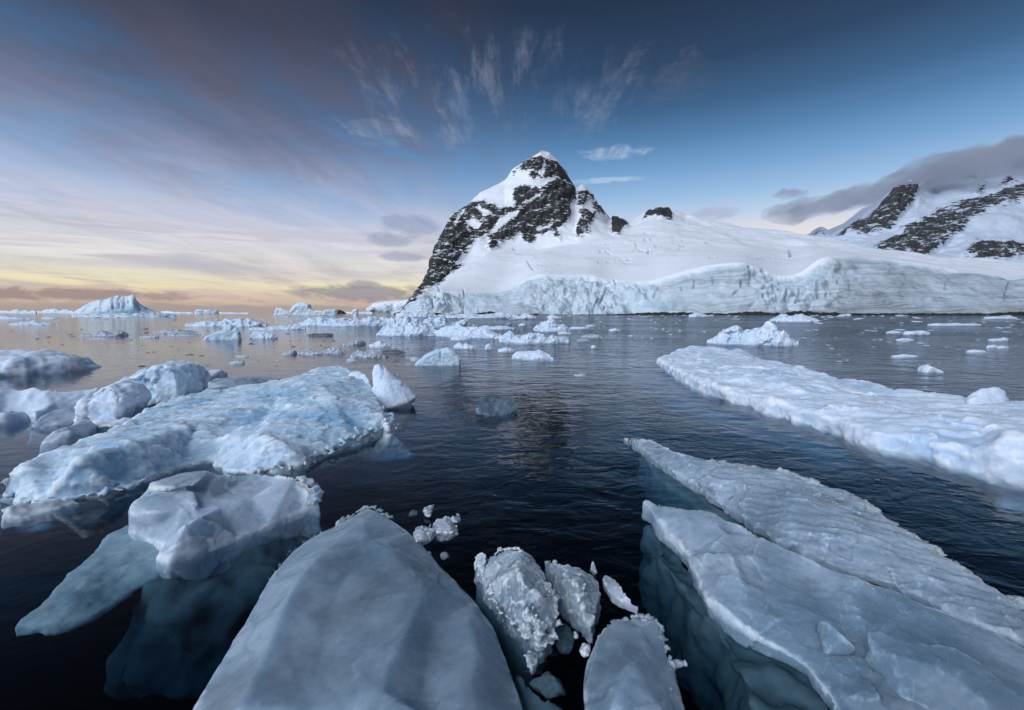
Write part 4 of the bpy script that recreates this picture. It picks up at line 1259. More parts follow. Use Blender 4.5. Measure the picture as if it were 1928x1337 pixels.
tag(o, 'tiny upright spike of ice above the grey arrowhead piece', 'ice fragment')
ring = [(1133, 1086, .0), (1140, 1080, .02), (1159, 1089, .04), (1170, 1102, .05), (1181, 1120, .05), (1203, 1138, .03), (1200, 1145, .0), (1171, 1133, .0), (1147, 1115, .0), (1138, 1100, .0)]
o = ice_body('ice_fragment', [slab(ring, [(1160, 1105, .04)], -.06, .0)] + crumbs([(1136, 1090, .02), (1142, 1100, .01)], 6, .016, rng, .008), .009, [('lump', .15, .012), ('grain', .05, .004)], grey_ice, None, 3, 86)
tag(o, 'thin curved sliver of dark clear ice beside the crystal arrowhead', 'ice fragment')
ring = [(1090, 1440, .02), (1099, 1337, .0), (1099, 1268, .0), (1108, 1235, .0), (1120, 1210, .01), (1136, 1186, .02), (1156, 1169, .04), (1183, 1161, .06), (1214, 1158, .07), (1228, 1167, .07), (1244, 1187, .05), (1249, 1216, .03), (1264, 1254, .01), (1280, 1305, .0), (1290, 1337, .0), (1315, 1440, .0)]
fn_ = thing('ice_floe', root_at(ring), 'tongue-shaped grey ice slab rising from the lower edge, with a crumbly right rim', 'ice floe')
ice_body('floe_body', [slab(ring, [(1160, 1200, .09), (1200, 1195, .11), (1140, 1260, .09), (1190, 1250, .15), (1225, 1230, .1), (1230, 1290, .09), (1160, 1330, .13), (1240, 1340, .1), (1200, 1400, .14)], -.3, .02)], 0.0115, [('lump', .4, .03), ('plane', .28, .007), ('plane', .08, .002), ('grain', .04, .003)], wet_ice, fn_, 5, 87, ring, .03)
rim(fn_, 'crystal_rim', [([(1120, 1211, .01), (1156, 1171, .04), (1190, 1162, .06), (1214, 1160, .07)], 80, .011, .01), ([(1214, 1160, .07), (1228, 1168, .07), (1245, 1189, .05), (1249, 1217, .03), (1264, 1255, .01)], 90, .016, .013), ([(1225, 1215, .09), (1240, 1270, .07), (1262, 1325, .04)], 40, .011, .03)], crystal_ice, 193)


def pebble(name, u, v, ru, rv, z, hgt, mat, label, group=None, seed=1, cr=0):
    c = at(u, v, z)
    k = np.linalg.norm(c - np.array([0, 0, CAMH])) / FPX
    a = at(u, v + rv, z)
    ry = abs(at(u, v - rv, z)[1] - a[1]) / 2
    rr = random.Random(seed)
    pts = []
    for i in range(26):
        d = np.array([rr.gauss(0, 1) for _ in range(3)])
        d /= np.linalg.norm(d)
        pts.append(c + d * np.array([ru * k, ry, hgt]) * rr.uniform(.9, 1.08))
    parts = [hull(pts)]
    if cr:
        for i in range(cr):
            th = rr.uniform(0, 6.28)
            parts.append(chunk(c + np.array([math.cos(th) * ru * k * .8, math.sin(th) * ry * .8, hgt * .6]), rr.uniform(.008, .022), rr))
    o = ice_body(name, parts, max(.008, k * 1.6), [('lump', .12, .012), ('plane', .05, .010), ('grain', .03, .003)], mat, None, 2, seed)
    tag(o, label, 'ice fragment', group)
    return o


pebble('ice_fragment', 1062, 1203, 17, 28, -.10, .05, sunk_ice, 'drowned oval of ice below the tip of the crystal arrowhead', seed=201)
pebble('ice_fragment', 1102, 1224, 9, 12, .0, .03, grey_ice, 'small pale pebble of ice left of the tongue-shaped slab', seed=202)
pebble('ice_fragment', 1001, 1248, 11, 16, -.05, .05, crystal_ice, 'dim crystalline crumb of ice below the crusty lump', seed=203, cr=12)
pebble('ice_fragment', 1033, 1291, 30, 22, -.10, .06, sunk_ice, 'round drowned cake of ice between the triangle and the tongue-shaped slab', seed=204)
pebble('ice_fragment', 1276, 1248, 15, 8, -.03, .03, grey_ice, 'small oval chip of ice right of the tongue-shaped slab', seed=205)
pebble('ice_fragment', 798, 1008, 21, 17, .0, .06, grey_ice, 'pale lump of brash at the right shoulder of the large triangle', seed=206, cr=8)
pebble('ice_fragment', 838, 998, 26, 20, -.02, .07, grey_ice, 'crusty grey chunk of brash, largest of the cluster off the triangle apex', seed=207, cr=26)
pebble('ice_fragment', 808, 963, 10, 9, .03, .05, crystal_ice, 'small bright crystal bit topping the brash cluster off the triangle apex', seed=208, cr=6)
pebble('ice_fragment', 778, 967, 11, 6, -.03, .03, sunk_ice, 'little drowned oval at the left of the brash cluster', seed=209)
pebble('ice_fragment', 859, 979, 8, 8, .0, .05, crystal_ice, 'crystal crumb on the right side of the brash cluster', seed=210, cr=8)
pebble('ice_fragment', 645, 985, 9, 14, -.02, .05, crystal_ice, 'glassy chip tucked against the left shoulder of the large triangle', seed=211, cr=6)
pebble('ice_fragment', 839, 1047, 8, 5, -.05, .03, dark_ice, 'faint dark chip floating beside the right slope of the triangle', seed=212)
pebble('ice_fragment', 1083, 1196, 5, 6, -.03, .02, grey_ice, 'tiny bead of ice beside the drowned oval', seed=213)
o = ice_body('ice_slab', [slab([(966, 1258, -.06), (985, 1270, -.05), (1010, 1300, -.05), (1040, 1322, -.06), (1070, 1345, -.06), (1060, 1420, -.1), (1000, 1420, -.1), (985, 1330, -.12)], [], -.3, .02)], .015, [('lump', .3, .03)], sunk_ice, None, 4, 214)
tag(o, 'drowned grey slab along the right edge of the large triangle', 'ice fragment')

# ---- two long slabs on the right
ring = [(1172, 823, .05), (1190, 822, .11), (1223, 829, .16), (1286, 857, .2), (1323, 863, .22), (1365, 872, .24), (1407, 878, .26), (1448, 884, .28), (1486, 888, .28), (1532, 906, .28), (1582, 923, .26), (1636, 948, .24), (1648, 964, .2), (1694, 995, .17), (1744, 1020, .14), (1807, 1066, .1), (1898, 1126, .06), (1926, 1150, .05), (2040, 1240, .05),
        (2060, 1290, .0), (1923, 1205, .0), (1855, 1180, .0), (1790, 1153, .0), (1744, 1135, .0), (1694, 1110, .0), (1632, 1089, .0), (1557, 1064, .0), (1515, 1048, .0), (1465, 1026, .0), (1407, 988, .01), (1357, 955, .01), (1307, 917, .02), (1248, 880, .04), (1204, 848, .05), (1180, 830, .05)]
inner = [(1260, 862, .2), (1330, 895, .2), (1420, 915, .24), (1500, 940, .25), (1570, 960, .25), (1400, 945, .14), (1480, 990, .12), (1560, 1010, .16), (1640, 1010, .19), (1660, 1060, .09), (1720, 1070, .11), (1790, 1110, .07), (1580, 1045, .06)]
fq = thing('ice_slab', root_at(ring), 'upper of two long ice slabs on the right, with a crumbly beaded back edge', 'ice slab')
ring = ring[:23] + [(u, v - 7, z) for (u, v, z) in ring[23:]]
ice_body('slab_body', [slab(ring, inner, -.07, .0)], 0.0135, [('lump', .5, .03), ('streak', .12, .016, R(-33), 6), ('plane', .16, .01), ('grain', .03, .004)], slab_ice, fq, 3, 91, ring[:23], .03)
rim(fq, 'crystal_rim', [([(1330, 866, .22), (1407, 881, .26), (1486, 891, .28), (1532, 909, .28), (1582, 926, .26), (1636, 951, .24), (1650, 968, .2)], 240, .034, .016), ([(1650, 966, .2), (1744, 1022, .14), (1807, 1068, .1), (1898, 1128, .06)], 170, .015, .013),
                        ([(1465, 912, .27), (1530, 930, .26), (1590, 950, .26), (1640, 980, .21)], 70, .022, .05)], slab_ice, 191, .011)
ice_body('submerged_shelf', [slab([(1205, 850, -.07), (1260, 888, -.07), (1360, 955, -.07), (1470, 1026, -.07), (1560, 1066, -.07), (1520, 1062, -.07), (1465, 1040, -.07), (1357, 985, -.07), (1315, 962, -.07), (1298, 940, -.07), (1244, 902, -.07)], [], -.5, .1)], .02, [('lump', .4, .04), ('cell', .3, .02)], sunk_ice, fq, 4, 92)

ring = [(1213, 945, .07), (1222, 942, .1), (1244, 948, .13), (1277, 954, .17), (1315, 963, .2), (1344, 966, .22), (1365, 977, .22), (1407, 996, .22), (1440, 1012, .21), (1486, 1037, .2), (1557, 1071, .19), (1619, 1091, .19), (1682, 1112, .18), (1744, 1146, .16), (1807, 1166, .14), (1923, 1216, .12), (2080, 1290, .1), (2080, 1460, .05),
        (1640, 1460, -.02), (1600, 1380, -.03), (1560, 1310, -.03), (1515, 1252, -.02), (1465, 1218, .0), (1432, 1203, .0), (1390, 1180, .0), (1357, 1151, .01), (1332, 1133, .01), (1315, 1091, .02), (1298, 1050, .03), (1273, 1016, .04), (1236, 978, .06)]
inner = [(1300, 985, .18), (1350, 985, .23), (1368, 1000, .22), (1375, 1040, .2), (1388, 1080, .17), (1395, 1105, .14), (1378, 1005, .16), (1390, 1050, .12), (1410, 1100, .09), (1330, 1040, .16), (1360, 1100, .12), (1450, 1060, .13), (1520, 1090, .12), (1480, 1130, .08), (1440, 1160, .06), (1600, 1130, .14), (1700, 1160, .14),
         (1560, 1160, .06), (1640, 1200, .07), (1760, 1210, .12), (1860, 1240, .12), (1540, 1230, .03), (1620, 1290, .03), (1720, 1330, .06), (1850, 1340, .1), (1950, 1350, .1), (1420, 1010, .19), (1650, 1150, .1)]
fp = thing('ice_slab', root_at(ring), 'lower of two long ice slabs on the right, broad and smooth with a stepped tip', 'ice slab')
ice_body('slab_body', [slab(ring, inner, -.09, .0)], 0.0125, [('lump', .5, .03), ('scallop', .45, .035), ('streak', .2, .01, R(-35), 5), ('plane', .45, .011), ('plane', .1, .003), ('grain', .03, .003)], slab_ice, fp, 3, 93, ring, .03)
ice_body('ice_plate', [hull([at(1536, 1175, .05), at(1545, 1166, .14), at(1560, 1172, .17), at(1590, 1200, .16), at(1616, 1224, .1), at(1610, 1232, .04), at(1580, 1245, .0), at(1545, 1240, .0), at(1532, 1205, .0)])], .012, [('lump', .25, .014), ('grain', .04, .004)], slab_ice, fp, 3, 94)
ice_body('stacked_slab', [slab([(1618, 1228, .06), (1640, 1224, .12), (1622, 1196, .1), (1628, 1182, .16), (1660, 1180, .18), (1715, 1206, .18), (1760, 1214, .2), (1800, 1222, .2), (1850, 1250, .2), (1928, 1310, .18), (2040, 1400, .15), (1900, 1420, .08), (1760, 1345, .04), (1700, 1320, .03), (1650, 1270, .03)],
                                [(1680, 1230, .17), (1760, 1260, .17), (1850, 1320, .16)], .0, .05)], .013, [('lump', .35, .025), ('scallop', .3, .02), ('grain', .04, .004)], slab_ice, fp, 3, 95)
ice_body('submerged_shelf', [slab([(1217, 992, -.09), (1240, 980, -.09), (1275, 1018, -.09), (1315, 1090, -.09), (1357, 1152, -.09), (1432, 1205, -.09), (1520, 1255, -.09), (1600, 1380, -.09), (1500, 1440, -.09), (1420, 1350, -.09), (1392, 1262, -.09), (1375, 1248, -.09), (1361, 1217, -.09), (1356, 1190, -.09), (1319, 1157, -.09), (1294, 1135, -.09), (1286, 1106, -.09), (1240, 1048, -.09)],
                                  [], -.7, .12)], .02, [('lump', .4, .10), ('cell', .3, .03), ('grain', .08, .006)], sunk_ice, fp, 4, 96)
pebble('ice_fragment', 1910, 1138, 22, 12, .0, .06, slab_ice, 'grey nub of ice at the picture edge behind the upper long slab', seed=215)

# ---- glassy clear piece
Yg = yat(782)
o = ice_body('clear_ice', [hull([dep(897, 778, Yg), dep(896, 756, Yg + .2), dep(905, 748, Yg + .3), dep(926, 743, Yg + .4), dep(950, 750, Yg + .4), dep(978, 766, Yg + .3), dep(980, 770, Yg + .2), dep(950, 780, Yg), dep(925, 785, Yg - .1), dep(930, 755, Yg + .9), dep(960, 762, Yg + .8), dep(920, 800, Yg + .3), dep(960, 795, Yg + .4), dep(905, 760, Yg + .7)])],
             .03, [('lump', .4, .04), ('grain', .12, .01)], clear_ice, None, 2, 101)
tag(o, 'transparent dark lens of clear ice alone in the rippled water', 'ice block')


# ================================================================== MIDDLE-DISTANCE ICE
def mid(name, label, cat, sils, vb, mat=snow_ice, depth=0.6, seed=1, specs=None, dv=0.9):
    """a floe or berg: one or more outlines standing on the water at line vb"""
    Y = yat(vb)
    k = Y / FPX
    parts = []
    if isinstance(sils, dict):
        u0, u1, hs = sils['u0'], sils['u1'], sils['hs']
        rr = random.Random(seed)
        n_ = max(9, int((u1 - u0) / 2.2))
        rows_ = []
        ph = rr.uniform(0, 50)
        for i in range(n_):
            t = i / (n_ - 1)
            u = u0 + (u1 - u0) * t
            h0 = float(np.interp(t * (len(hs) - 1), range(len(hs)), hs))
            prof_ = math.sin(math.pi * min(max(t, .06), .94)) ** .5
            full = max((u1 - u0) * depth, 4) * k
            th = full * prof_ * (1 + .25 * float(fbm(np.array([[u / 45.0 + ph, 7.3, .6]]), 2, .5, seed)[0]))
            y0 = Y + (full - th) * .5 + yat(vb + (sils['vb2'] - vb) * t) - Y
            x = (u - PW / 2) / FPX
            row = []
            for jq, (q, fz) in enumerate(((.0, -1), (.01, .2), (.08, .46), (.17, .68), (.28, .86), (.42, 1.0), (.62, .92), (.82, .6), (.98, .18), (1.0, -1))):
                w1_, w2_ = fbm(np.array([[u / 16.0 + ph, q * 3.1, 1.7], [u / 13.0 + ph, q * 2.7, 9.2]]), 3, .55, seed)
                z_ = -3 if fz < 0 else max(h0 * fz * (1 + sils['rough'] * float(w1_) * (1.0 if jq != 5 else .6)), .3)
                qq = q + (0.09 * float(w2_) if 1 < jq < 8 else 0)
                row.append((x * (y0 + qq * th), y0 + qq * th, z_ * k))
            rows_.append(row)
        G_ = np.array(rows_)
        nr_, nc_ = G_.shape[:2]
        ii_ = np.arange(nr_ * nc_).reshape(nr_, nc_)
        F_ = []
        for i in range(nr_ - 1):
            for j in range(nc_):
                j2 = (j + 1) % nc_
                F_ += [[ii_[i, j], ii_[i + 1, j], ii_[i + 1, j2]], [ii_[i, j], ii_[i + 1, j2], ii_[i, j2]]]
        for e in (0, nr_ - 1):
            for j in range(1, nc_ - 1):
                F_.append([ii_[e, 0], ii_[e, j], ii_[e, j + 1]] if e else [ii_[e, 0], ii_[e, j + 1], ii_[e, j]])
        parts.append((G_.reshape(-1, 3), np.array(F_)))
        hm = max(hs) * k
        sp = specs or [('lump', max(hm * 1.5, 5 * k), hm * .12), ('plane', max(hm * .8, 4 * k), hm * .14), ('plane', max(hm * .4, 2.5 * k), hm * .07), ('grain', max(hm * .25, 2 * k), hm * .03)]
        o = ice_body(name, parts, min(k * dv, max(hm * .3, k * .6)), sp, mat, None, 1, seed)
        return tag(o, label, cat)
    for i, s in enumerate(sils):
        off = 0.0
        if isinstance(s, tuple):
            s, off = s
        us_ = [q[0] for q in s]
        wd = (max(us_) - min(us_)) * k
        th = max(wd * depth, 3 * k)
        Yc_ = Y + th * 0.35 + off * k
        r_ = Yc_ / Y
        S_ = []
        for (u, v) in s:
            S_.append((u, v))
        # the foot goes under the water
        P = np.array([dep(u, v, Yc_) for (u, v) in S_])
        low = P[:, 2] < 3.5 * k
        c = P.mean(0)
        pts = list(P)
        foot = P.copy()
        foot[:, 2] = -2.0 * k
        pts += list(foot[low])
        front = c + (P - c) * np.array([.8, 1, .62])
        front[:, 1] = Y + (0.05 * th)
        front[:, 2] = np.minimum(front[:, 2], P[:, 2] * .75)
        backp = c + (P - c) * np.array([.8, 1, .8])
        backp[:, 1] = Yc_ + th * .6
        backp[:, 2] = np.minimum(backp[:, 2], P[:, 2] * .9)
        pts += list(front) + list(backp)
        for pp in (front, backp):
            f2 = pp.copy()
            f2[:, 2] = -2.0 * k
            pts += list(f2)
        parts.append(hull(pts))
    vx = k * dv * 1.2
    sp = specs or [('lump', 14 * k, 1.6 * k), ('cell', 10 * k, 1.1 * k), ('cell', 5 * k, .5 * k), ('grain', 2.5 * k, .3 * k)]
    o = ice_body(name, parts, vx, sp, mat, None, 1, seed)
    tag(o, label, cat)
    return o


def prof(u0, u1, vb, hs):
    n_ = len(hs)
    return [(u0 - 1, vb)] + [(u0 + (u1 - u0) * i / (n_ - 1), vb - h_) for i, h_ in enumerate(hs)] + [(u1 + 1, vb)]


def strips(u0, u1, vb, hs, vb2=None, rough=0.45):
    """a low floe given by its top line: heights in pixels from left to right; vb2: base line at its right end"""
    return {'u0': u0, 'u1': u1, 'hs': hs, 'vb2': vb if vb2 is None else vb2, 'rough': rough}


# far icebergs
mid('iceberg', 'big pale iceberg with a sharp horn and a concave right slope, on the horizon', 'iceberg',
    strips(138, 307, 592, [1, 7, 12, 16, 20, 24, 28, 31, 32, 33.5, 35.5, 36.5, 36.5, 38.5, 41, 22, 16, 12, 8, 5, 2], 592, .12),
    592.2, berg_mat, .35, 301, [('lump', 14, 1.0), ('cell', 6, .7), ('cell', 3, .25), ('grain', 2, .12)], dv=.6)
mid('brash_belt', 'low belt of broken ice along the foot of the big horned iceberg', 'ice floe', strips(139, 333, 597, [3, 5, 4, 7, 5, 4, 6, 5, 6, 7, 5, 6, 3]), 597, berg_mat, .6, 302)
mid('iceberg', 'blue iceberg with a rounded tower between two low shoulders, near the horizon', 'iceberg',
    [[(516, 593), (520, 580), (527, 579), (545, 586), (550, 593)], [(540, 593), (552, 586), (553, 575), (560, 570.5), (575, 569), (583, 572), (585, 588), (588, 593)], [(575, 593), (578, 580), (588, 582), (594, 588), (596, 593)], [(590, 593), (592, 585), (600, 584), (608, 586), (612, 593)], [(606, 593), (610, 584), (622, 582), (634, 582), (636, 593)]],
    593.4, berg_mat, .4, 303, dv=.6)
mid('iceberg', 'small flat-topped blue iceberg sitting on the horizon right of the horned one', 'iceberg', [[(364, 591), (368, 584), (372, 582.5), (400, 582.5), (408, 585), (411, 591)]], 591.0, berg_mat, .4, 304, dv=.6)
mid('iceberg', 'little blue block of ice on the horizon by the ice shelf', 'iceberg', [[(661, 591), (664, 583), (673, 582), (675, 591)]], 591.2, berg_mat, .6, 305, dv=.6)
mid('sea_rock', 'small dark rock peeking out behind the towered iceberg', 'rock', [[(632, 590.5), (635, 583), (640, 584), (649, 588), (652, 590.5)]], 590.8, shore_rock_mat, .5, 306, dv=.6)
for i, (u0, u1, hs, lab) in enumerate([(2, 72, [4, 6, 5, 8, 5, 4, 5], 'far jagged line of ice at the left end of the horizon'), (70, 142, [4, 5, 6, 8, 5, 6, 4], 'far jagged line of ice just left of the horned iceberg'),
                                       (306, 345, [5, 4, 3, 2], 'low far ice trailing right of the horned iceberg'), (322, 366, [2, 3, 2, 3, 2], 'thin far ice left of the flat-topped iceberg'), (410, 470, [3, 2, 2, 1.5, 2], 'thin far ice right of the flat-topped iceberg'),
                                       (640, 702, [2.2, 3, 2.4, 3.4, 3], 'thin far ice between the little blue block and the ice shelf')]):
    mid('iceberg', lab, 'iceberg', strips(u0, u1, 590.6, hs), 590.2, berg_mat, .5, 310 + i, dv=.8)

M = [
    # label, parts (u0,u1,[heights]), base v, material
    ('low white floe with a bumpy top on the far left water', strips(20, 112, 612, [1, 4, 5, 7, 5, 4, 1]), 612, snow_ice, .6),
    ('flat pale ice patch at the picture edge behind the bumpy floe', strips(2, 70, 601, [5, 5, 4, 3, 2]), 601, snow_ice, .6),
    ('faint flat ice patch above the bumpy floe', strips(80, 110, 600, [2, 3.4, 2]), 600, snow_ice, .6),
    ('long white floe with a grey blunt left end behind the leaning pinnacle', strips(352, 503, 615, [4, 7, 8, 10, 13, 14, 13, 10, 5]), 615, snow_ice, .5),
    ('pale floe with a leaning neck of ice, mirrored in calm water', [[(384, 639), (390, 632), (410, 624), (420, 622), (424, 640)], [(416, 640), (417, 622), (424, 614), (433, 611), (437, 613), (432, 622), (430, 640)], [(425, 640), (432, 620), (445, 616), (452, 624), (453, 636), (448, 640)]], 639.5, blue_ice, .5),
    ('two-lobed grey floe right of the leaning neck', strips(470, 521, 638, [5, 11, 14, 13, 13, 12, 10, 7, 3], 638, .3), 638, snow_ice, .55),
    ('long low ridge of ice trailing left from the white cluster', strips(470, 575, 621, [1.5, 4, 3, 6, 7, 7, 8, 6]), 621, snow_ice, .5),
    ('broad white floe with a speckled grey side, left wing of the white cluster', strips(566, 740, 614, [4, 14, 16, 13, 14, 12, 14, 16, 16, 13]), 614, snow_ice, .4),
    ('small pinnacle on the broad speckled floe', [[(664, 604), (666, 594), (668, 591), (672, 594), (676, 602), (676, 606)]], 612, snow_ice, .7),
    ('white rounded mass with a bright bumpy front, left half of the white cluster', strips(710, 824, 632, [3, 12, 17, 19, 20, 19, 21, 20, 22, 23, 20, 6], 632, .35), 632, snow_ice, .5),
    ('white hump with a pale pink crest rising behind the bumpy-fronted mass', strips(732, 794, 619, [12, 20, 23, 20, 22, 20, 18, 12], 619, .35), 619, snow_ice, .5),
    ('white block with a rounded top in the middle of the white cluster', strips(792, 894, 619, [8, 17, 21, 20, 22, 25, 14, 9, 14, 17, 11, 3], 617, .35), 619, snow_ice, .5),
    ('blue-white wedge extending right from the white cluster', strips(821, 948, 633, [12, 16, 17, 21, 22, 19, 18, 17, 16, 12, 7, 2], 638, .35), 633, snow_ice, .45),
    ('low white tail of ice with a knobbly right tip', strips(940, 1072, 644, [6, 15, 20, 14, 12, 15, 16, 15, 14, 10, 15, 9, 12, 5], 646, .35), 645, snow_ice, .45),
    ('thin ragged strip of ice behind the low white tail', strips(902, 968, 620, [4, 7, 4, 5, 6, 4, 2]), 620, snow_ice, .5),
    ('white oblong floe close under the left foot of the cliff', strips(746, 822, 597, [5, 10, 9, 10, 10, 9, 4]), 597, snow_ice, .4),
    ('long ragged floe lying along the foot of the cliff', strips(832, 975, 599, [5, 6, 7, 10, 7, 6, 9, 10, 8, 5]), 599, snow_ice, .4),
    ('short white floe right of the ragged floe under the cliff', strips(973, 1010, 600, [5, 9, 8, 4]), 600, snow_ice, .5),
    ('white hummock with twin humps in the centre of the channel', strips(1006, 1073, 624, [3, 13, 18, 17, 19, 22, 20, 12, 11, 11, 8, 2], 624, .35), 624, snow_ice, .6),
    ('small low white floe off the cliff behind the twin-humped hummock', strips(1030, 1058, 599, [3, 6, 4, 2]), 599, snow_ice, .6),
    ('white wedge with a blue side standing off the cone', [[(778, 687), (788, 678), (800, 668), (822, 657), (832, 656), (836, 687)], [(828, 687), (830, 656), (842, 655), (850, 658), (860, 668), (869, 676), (850, 684)]], 687.5, blue_ice, .5),
    ('little grey pad touching the left of the white wedge', strips(772, 792, 679, [3, 7, 6, 3]), 679, grey_ice, .8),
    ('white ragged floe with a pointed right end, below the low white tail', strips(964, 1042, 673, [3, 10, 13, 14, 14, 15, 16, 14, 9, 2], 678, .2), 675, snow_ice, .5),
    ('small pale pad left of the pointed ragged floe', strips(938, 969, 662, [3, 6, 7, 6, 2]), 662, snow_ice, .6),
    ('flat white pad floating below the blue-white wedge', strips(848, 886, 640, [3, 6, 6, 5, 2]), 640, snow_ice, .6),
    ('ragged little floe of several knobs below the flat white pad', strips(854, 896, 655, [2, 8, 9, 4, 9, 6, 4, 2], 656, .3), 655, snow_ice, .6),
    ('tiny white knob right of the ragged little floe', [[(912, 657), (915, 650), (922, 648), (927, 652), (928, 657)]], 657, snow_ice, .8),
    ('pale lens of ice left of the speckled pads on the calm water', strips(603, 648, 665, [2, 5, 9, 11, 11, 8, 3], 665, .2), 665, grey_ice, .5),
    ('grey knobbly pad joined to the pale lens', strips(560, 606, 668, [4, 8, 7, 6, 3]), 668, grey_ice, .5),
    ('small double pad of grey ice at the left of the knobbly pad', strips(530, 557, 668, [2, 5, 4, 7, 8, 4], 667, .3), 668, grey_ice, .6),
    ('grey-white two-humped pad between the pale lens and the cluster', strips(646, 688, 651, [2, 4, 5, 7, 9, 9, 4], 649, .25), 651, grey_ice, .6),
    ('pale pad with a small peak right of the two-humped pad', strips(695, 736, 653, [2, 5, 9, 12, 8, 6, 3], 653, .2), 653, snow_ice, .6),
    ('oblong pale pad with a notch, in front of the cone and wedge', strips(660, 723, 673, [3, 9, 11, 9, 10, 11, 10, 6, 2], 673, .2), 673, grey_ice, .5),
    ('dark flat pad behind the oblong notched pad', strips(718, 762, 665, [3, 4.5, 5, 4, 1]), 665, dark_ice, .6),
    ('little pad with a white knob under the oblong pad', strips(651, 673, 680, [1.5, 4, 7, 4, 1.5]), 680, grey_ice, .6),
    ('dark blunt log of ice on the bright calm water', strips(580, 627, 633, [3, 4.5, 4, 5, 4]), 633, dark_ice, .4),
    ('grey cluster of flat pieces with a pale hump, on the calm left water', strips(154, 240, 634, [2, 4, 5, 9, 10, 8, 6, 9, 9, 4], 633, .2), 634, grey_ice, .5),
    ('thin pale sliver in front of the grey cluster', strips(168, 210, 638, [1, 3, 3.5, 2, 1]), 638, grey_ice, .6),
    ('dark knob of ice right of the grey cluster', strips(216, 234, 637, [2, 4.5, 3, 2]), 637, dark_ice, .7),
    ('pale thin pad left of the leaning pinnacle', strips(263, 298, 636, [2, 4, 5, 3]), 636, grey_ice, .5),
    ('long thin grey pad above the pale thin pad', strips(290, 372, 627, [2, 5, 6, 7, 5, 4, 2]), 627, grey_ice, .4),
    ('long flat grey sliver below the long thin pad', strips(316, 378, 632, [2, 3.5, 4, 3, 2]), 632, grey_ice, .4),
    ('small lilac pad alone on the calm water above the blue floe', strips(429, 457, 685, [1.5, 3, 5, 6, 6, 3], 685, .25), 685, grey_ice, .6),
    ('thin lilac streak of ice above the small lilac pad', strips(442, 466, 672, [1.5, 3, 3.5, 2]), 672, grey_ice, .5),
    ('two-humped white floe with a tilted slab on top, behind the long white floe', strips(1333, 1502, 641, [3, 9, 12, 22, 27, 30, 28, 20, 23, 25, 29, 39, 37, 34, 24, 23, 19, 13, 3], 651, .22), 646, snow_ice, .28),
    ('white twin-peaked floe lying against the cliff foot on the right', strips(1448, 1541, 604, [3, 6, 12, 14, 9, 11, 14, 13, 8, 7, 4, 2], 606, .35), 605, snow_ice, .5),
    ('small knobbly white floe at the cliff foot left of the twin-peaked floe', strips(1296, 1328, 597, [4, 8, 7, 4]), 597, snow_ice, .6),
    ('small white fin of ice alone in the dark water above the long white floe', [[(1737, 699), (1739, 694), (1746, 687), (1750, 688), (1760, 693), (1775, 699), (1755, 702)]], 701, snow_ice, .6),
    ('flat ribbon of ice left of the double ribbon on the far right water', strips(1668, 1697, 627, [1.5, 4, 3.6, 1.5]), 627, snow_ice, .5),
    ('double flat ribbon of ice on the far right water', [[(1702, 629), (1708, 624), (1740, 623), (1750, 626), (1750, 629)]], 629.5, snow_ice, .4),
    ('short bumpy strip below the double ribbon', strips(1688, 1721, 641, [1.5, 4, 3.2, 1.2]), 641, snow_ice, .5),
    ('faint long strip of ice above the white fin', strips(1682, 1731, 672, [1, 3, 4, 2.5, 1]), 672, snow_ice, .5),
    ('low pale strip on the right water under the pair of tiny floes', strips(1823, 1860, 663, [1.5, 4.5, 3, 1.2]), 663, snow_ice, .5),
    ('tiny peaked floe at the far right, left one of a touching pair', strips(1860, 1880, 654, [1.5, 4, 4.4, 2]), 654, snow_ice, .6),
    ('tiny low floe at the far right, right one of a touching pair', strips(1880, 1902, 654.5, [1.5, 3.4, 2.4, 1]), 654.5, snow_ice, .6),
    ('flat strip with a bright knob on the far right water', strips(1862, 1900, 641, [2, 3, 2.6, 6, 3]), 641, snow_ice, .5),
    ('broken pale raft in the strip of ice far right of the twin-peaked floe', strips(1745, 1845, 613, [2, 4.5, 3, 5, 3, 3.6, 2]), 613, snow_ice, .4),
    ('low raft of brash hugging the shore at the far right', strips(1850, 1912, 600, [2, 4, 3.4, 4.4, 2]), 600, snow_ice, .4),
    ('pale oval pad in mid-channel right of the low white tail', strips(1095, 1134, 636, [2, 5.5, 6, 5, 1.5]), 636, grey_ice, .5),
    ('thin pale pad left of the oval pad in mid-channel', strips(1087, 1110, 641, [1, 2.6, 2.4, 1]), 641, grey_ice, .5),
    ('bright small floe in the middle of the channel', strips(1146, 1168, 623, [2, 4.5, 4.2, 1.5]), 623, snow_ice, .6),
    ('thin strip of bumps right of the twin-humped hummock', strips(1072, 1109, 619, [1.5, 4, 3, 3.4, 1.5]), 619, snow_ice, .5),
    ('flat white sliver in the channel above the bumpy strip', strips(1102, 1122, 614, [1.4, 2.4, 2.2, 1]), 614, snow_ice, .5),
    ('thin white strip right below the twin-humped hummock', strips(1050, 1076, 628, [2, 4, 3, 1.5]), 628, snow_ice, .5),
    ('tiny crumb of ice in the rippled water below mid-channel', strips(1113, 1124, 654, [2, 4, 1.5]), 654, snow_ice, .8),
    ('small white wedge in the gap left of the twin-humped hummock', strips(976, 990, 613, [1.5, 5, 2]), 613, snow_ice, .7),
    ('low melting slick of ice in the rippled water beyond the clear lens', strips(1083, 1104, 707, [.8, 2, 4, .8]), 707, grey_ice, .5),
]
used_cat = 'ice floe'
for i, (lab, sils, vb, mat, dpt) in enumerate(M):
    mid('ice_floe', lab, 'ice floe', sils, vb, mat, dpt, 400 + i)

# ------------------------------------------------------------------ brash: scattered small pieces, copies of a few shapes
rb = random.Random(5)


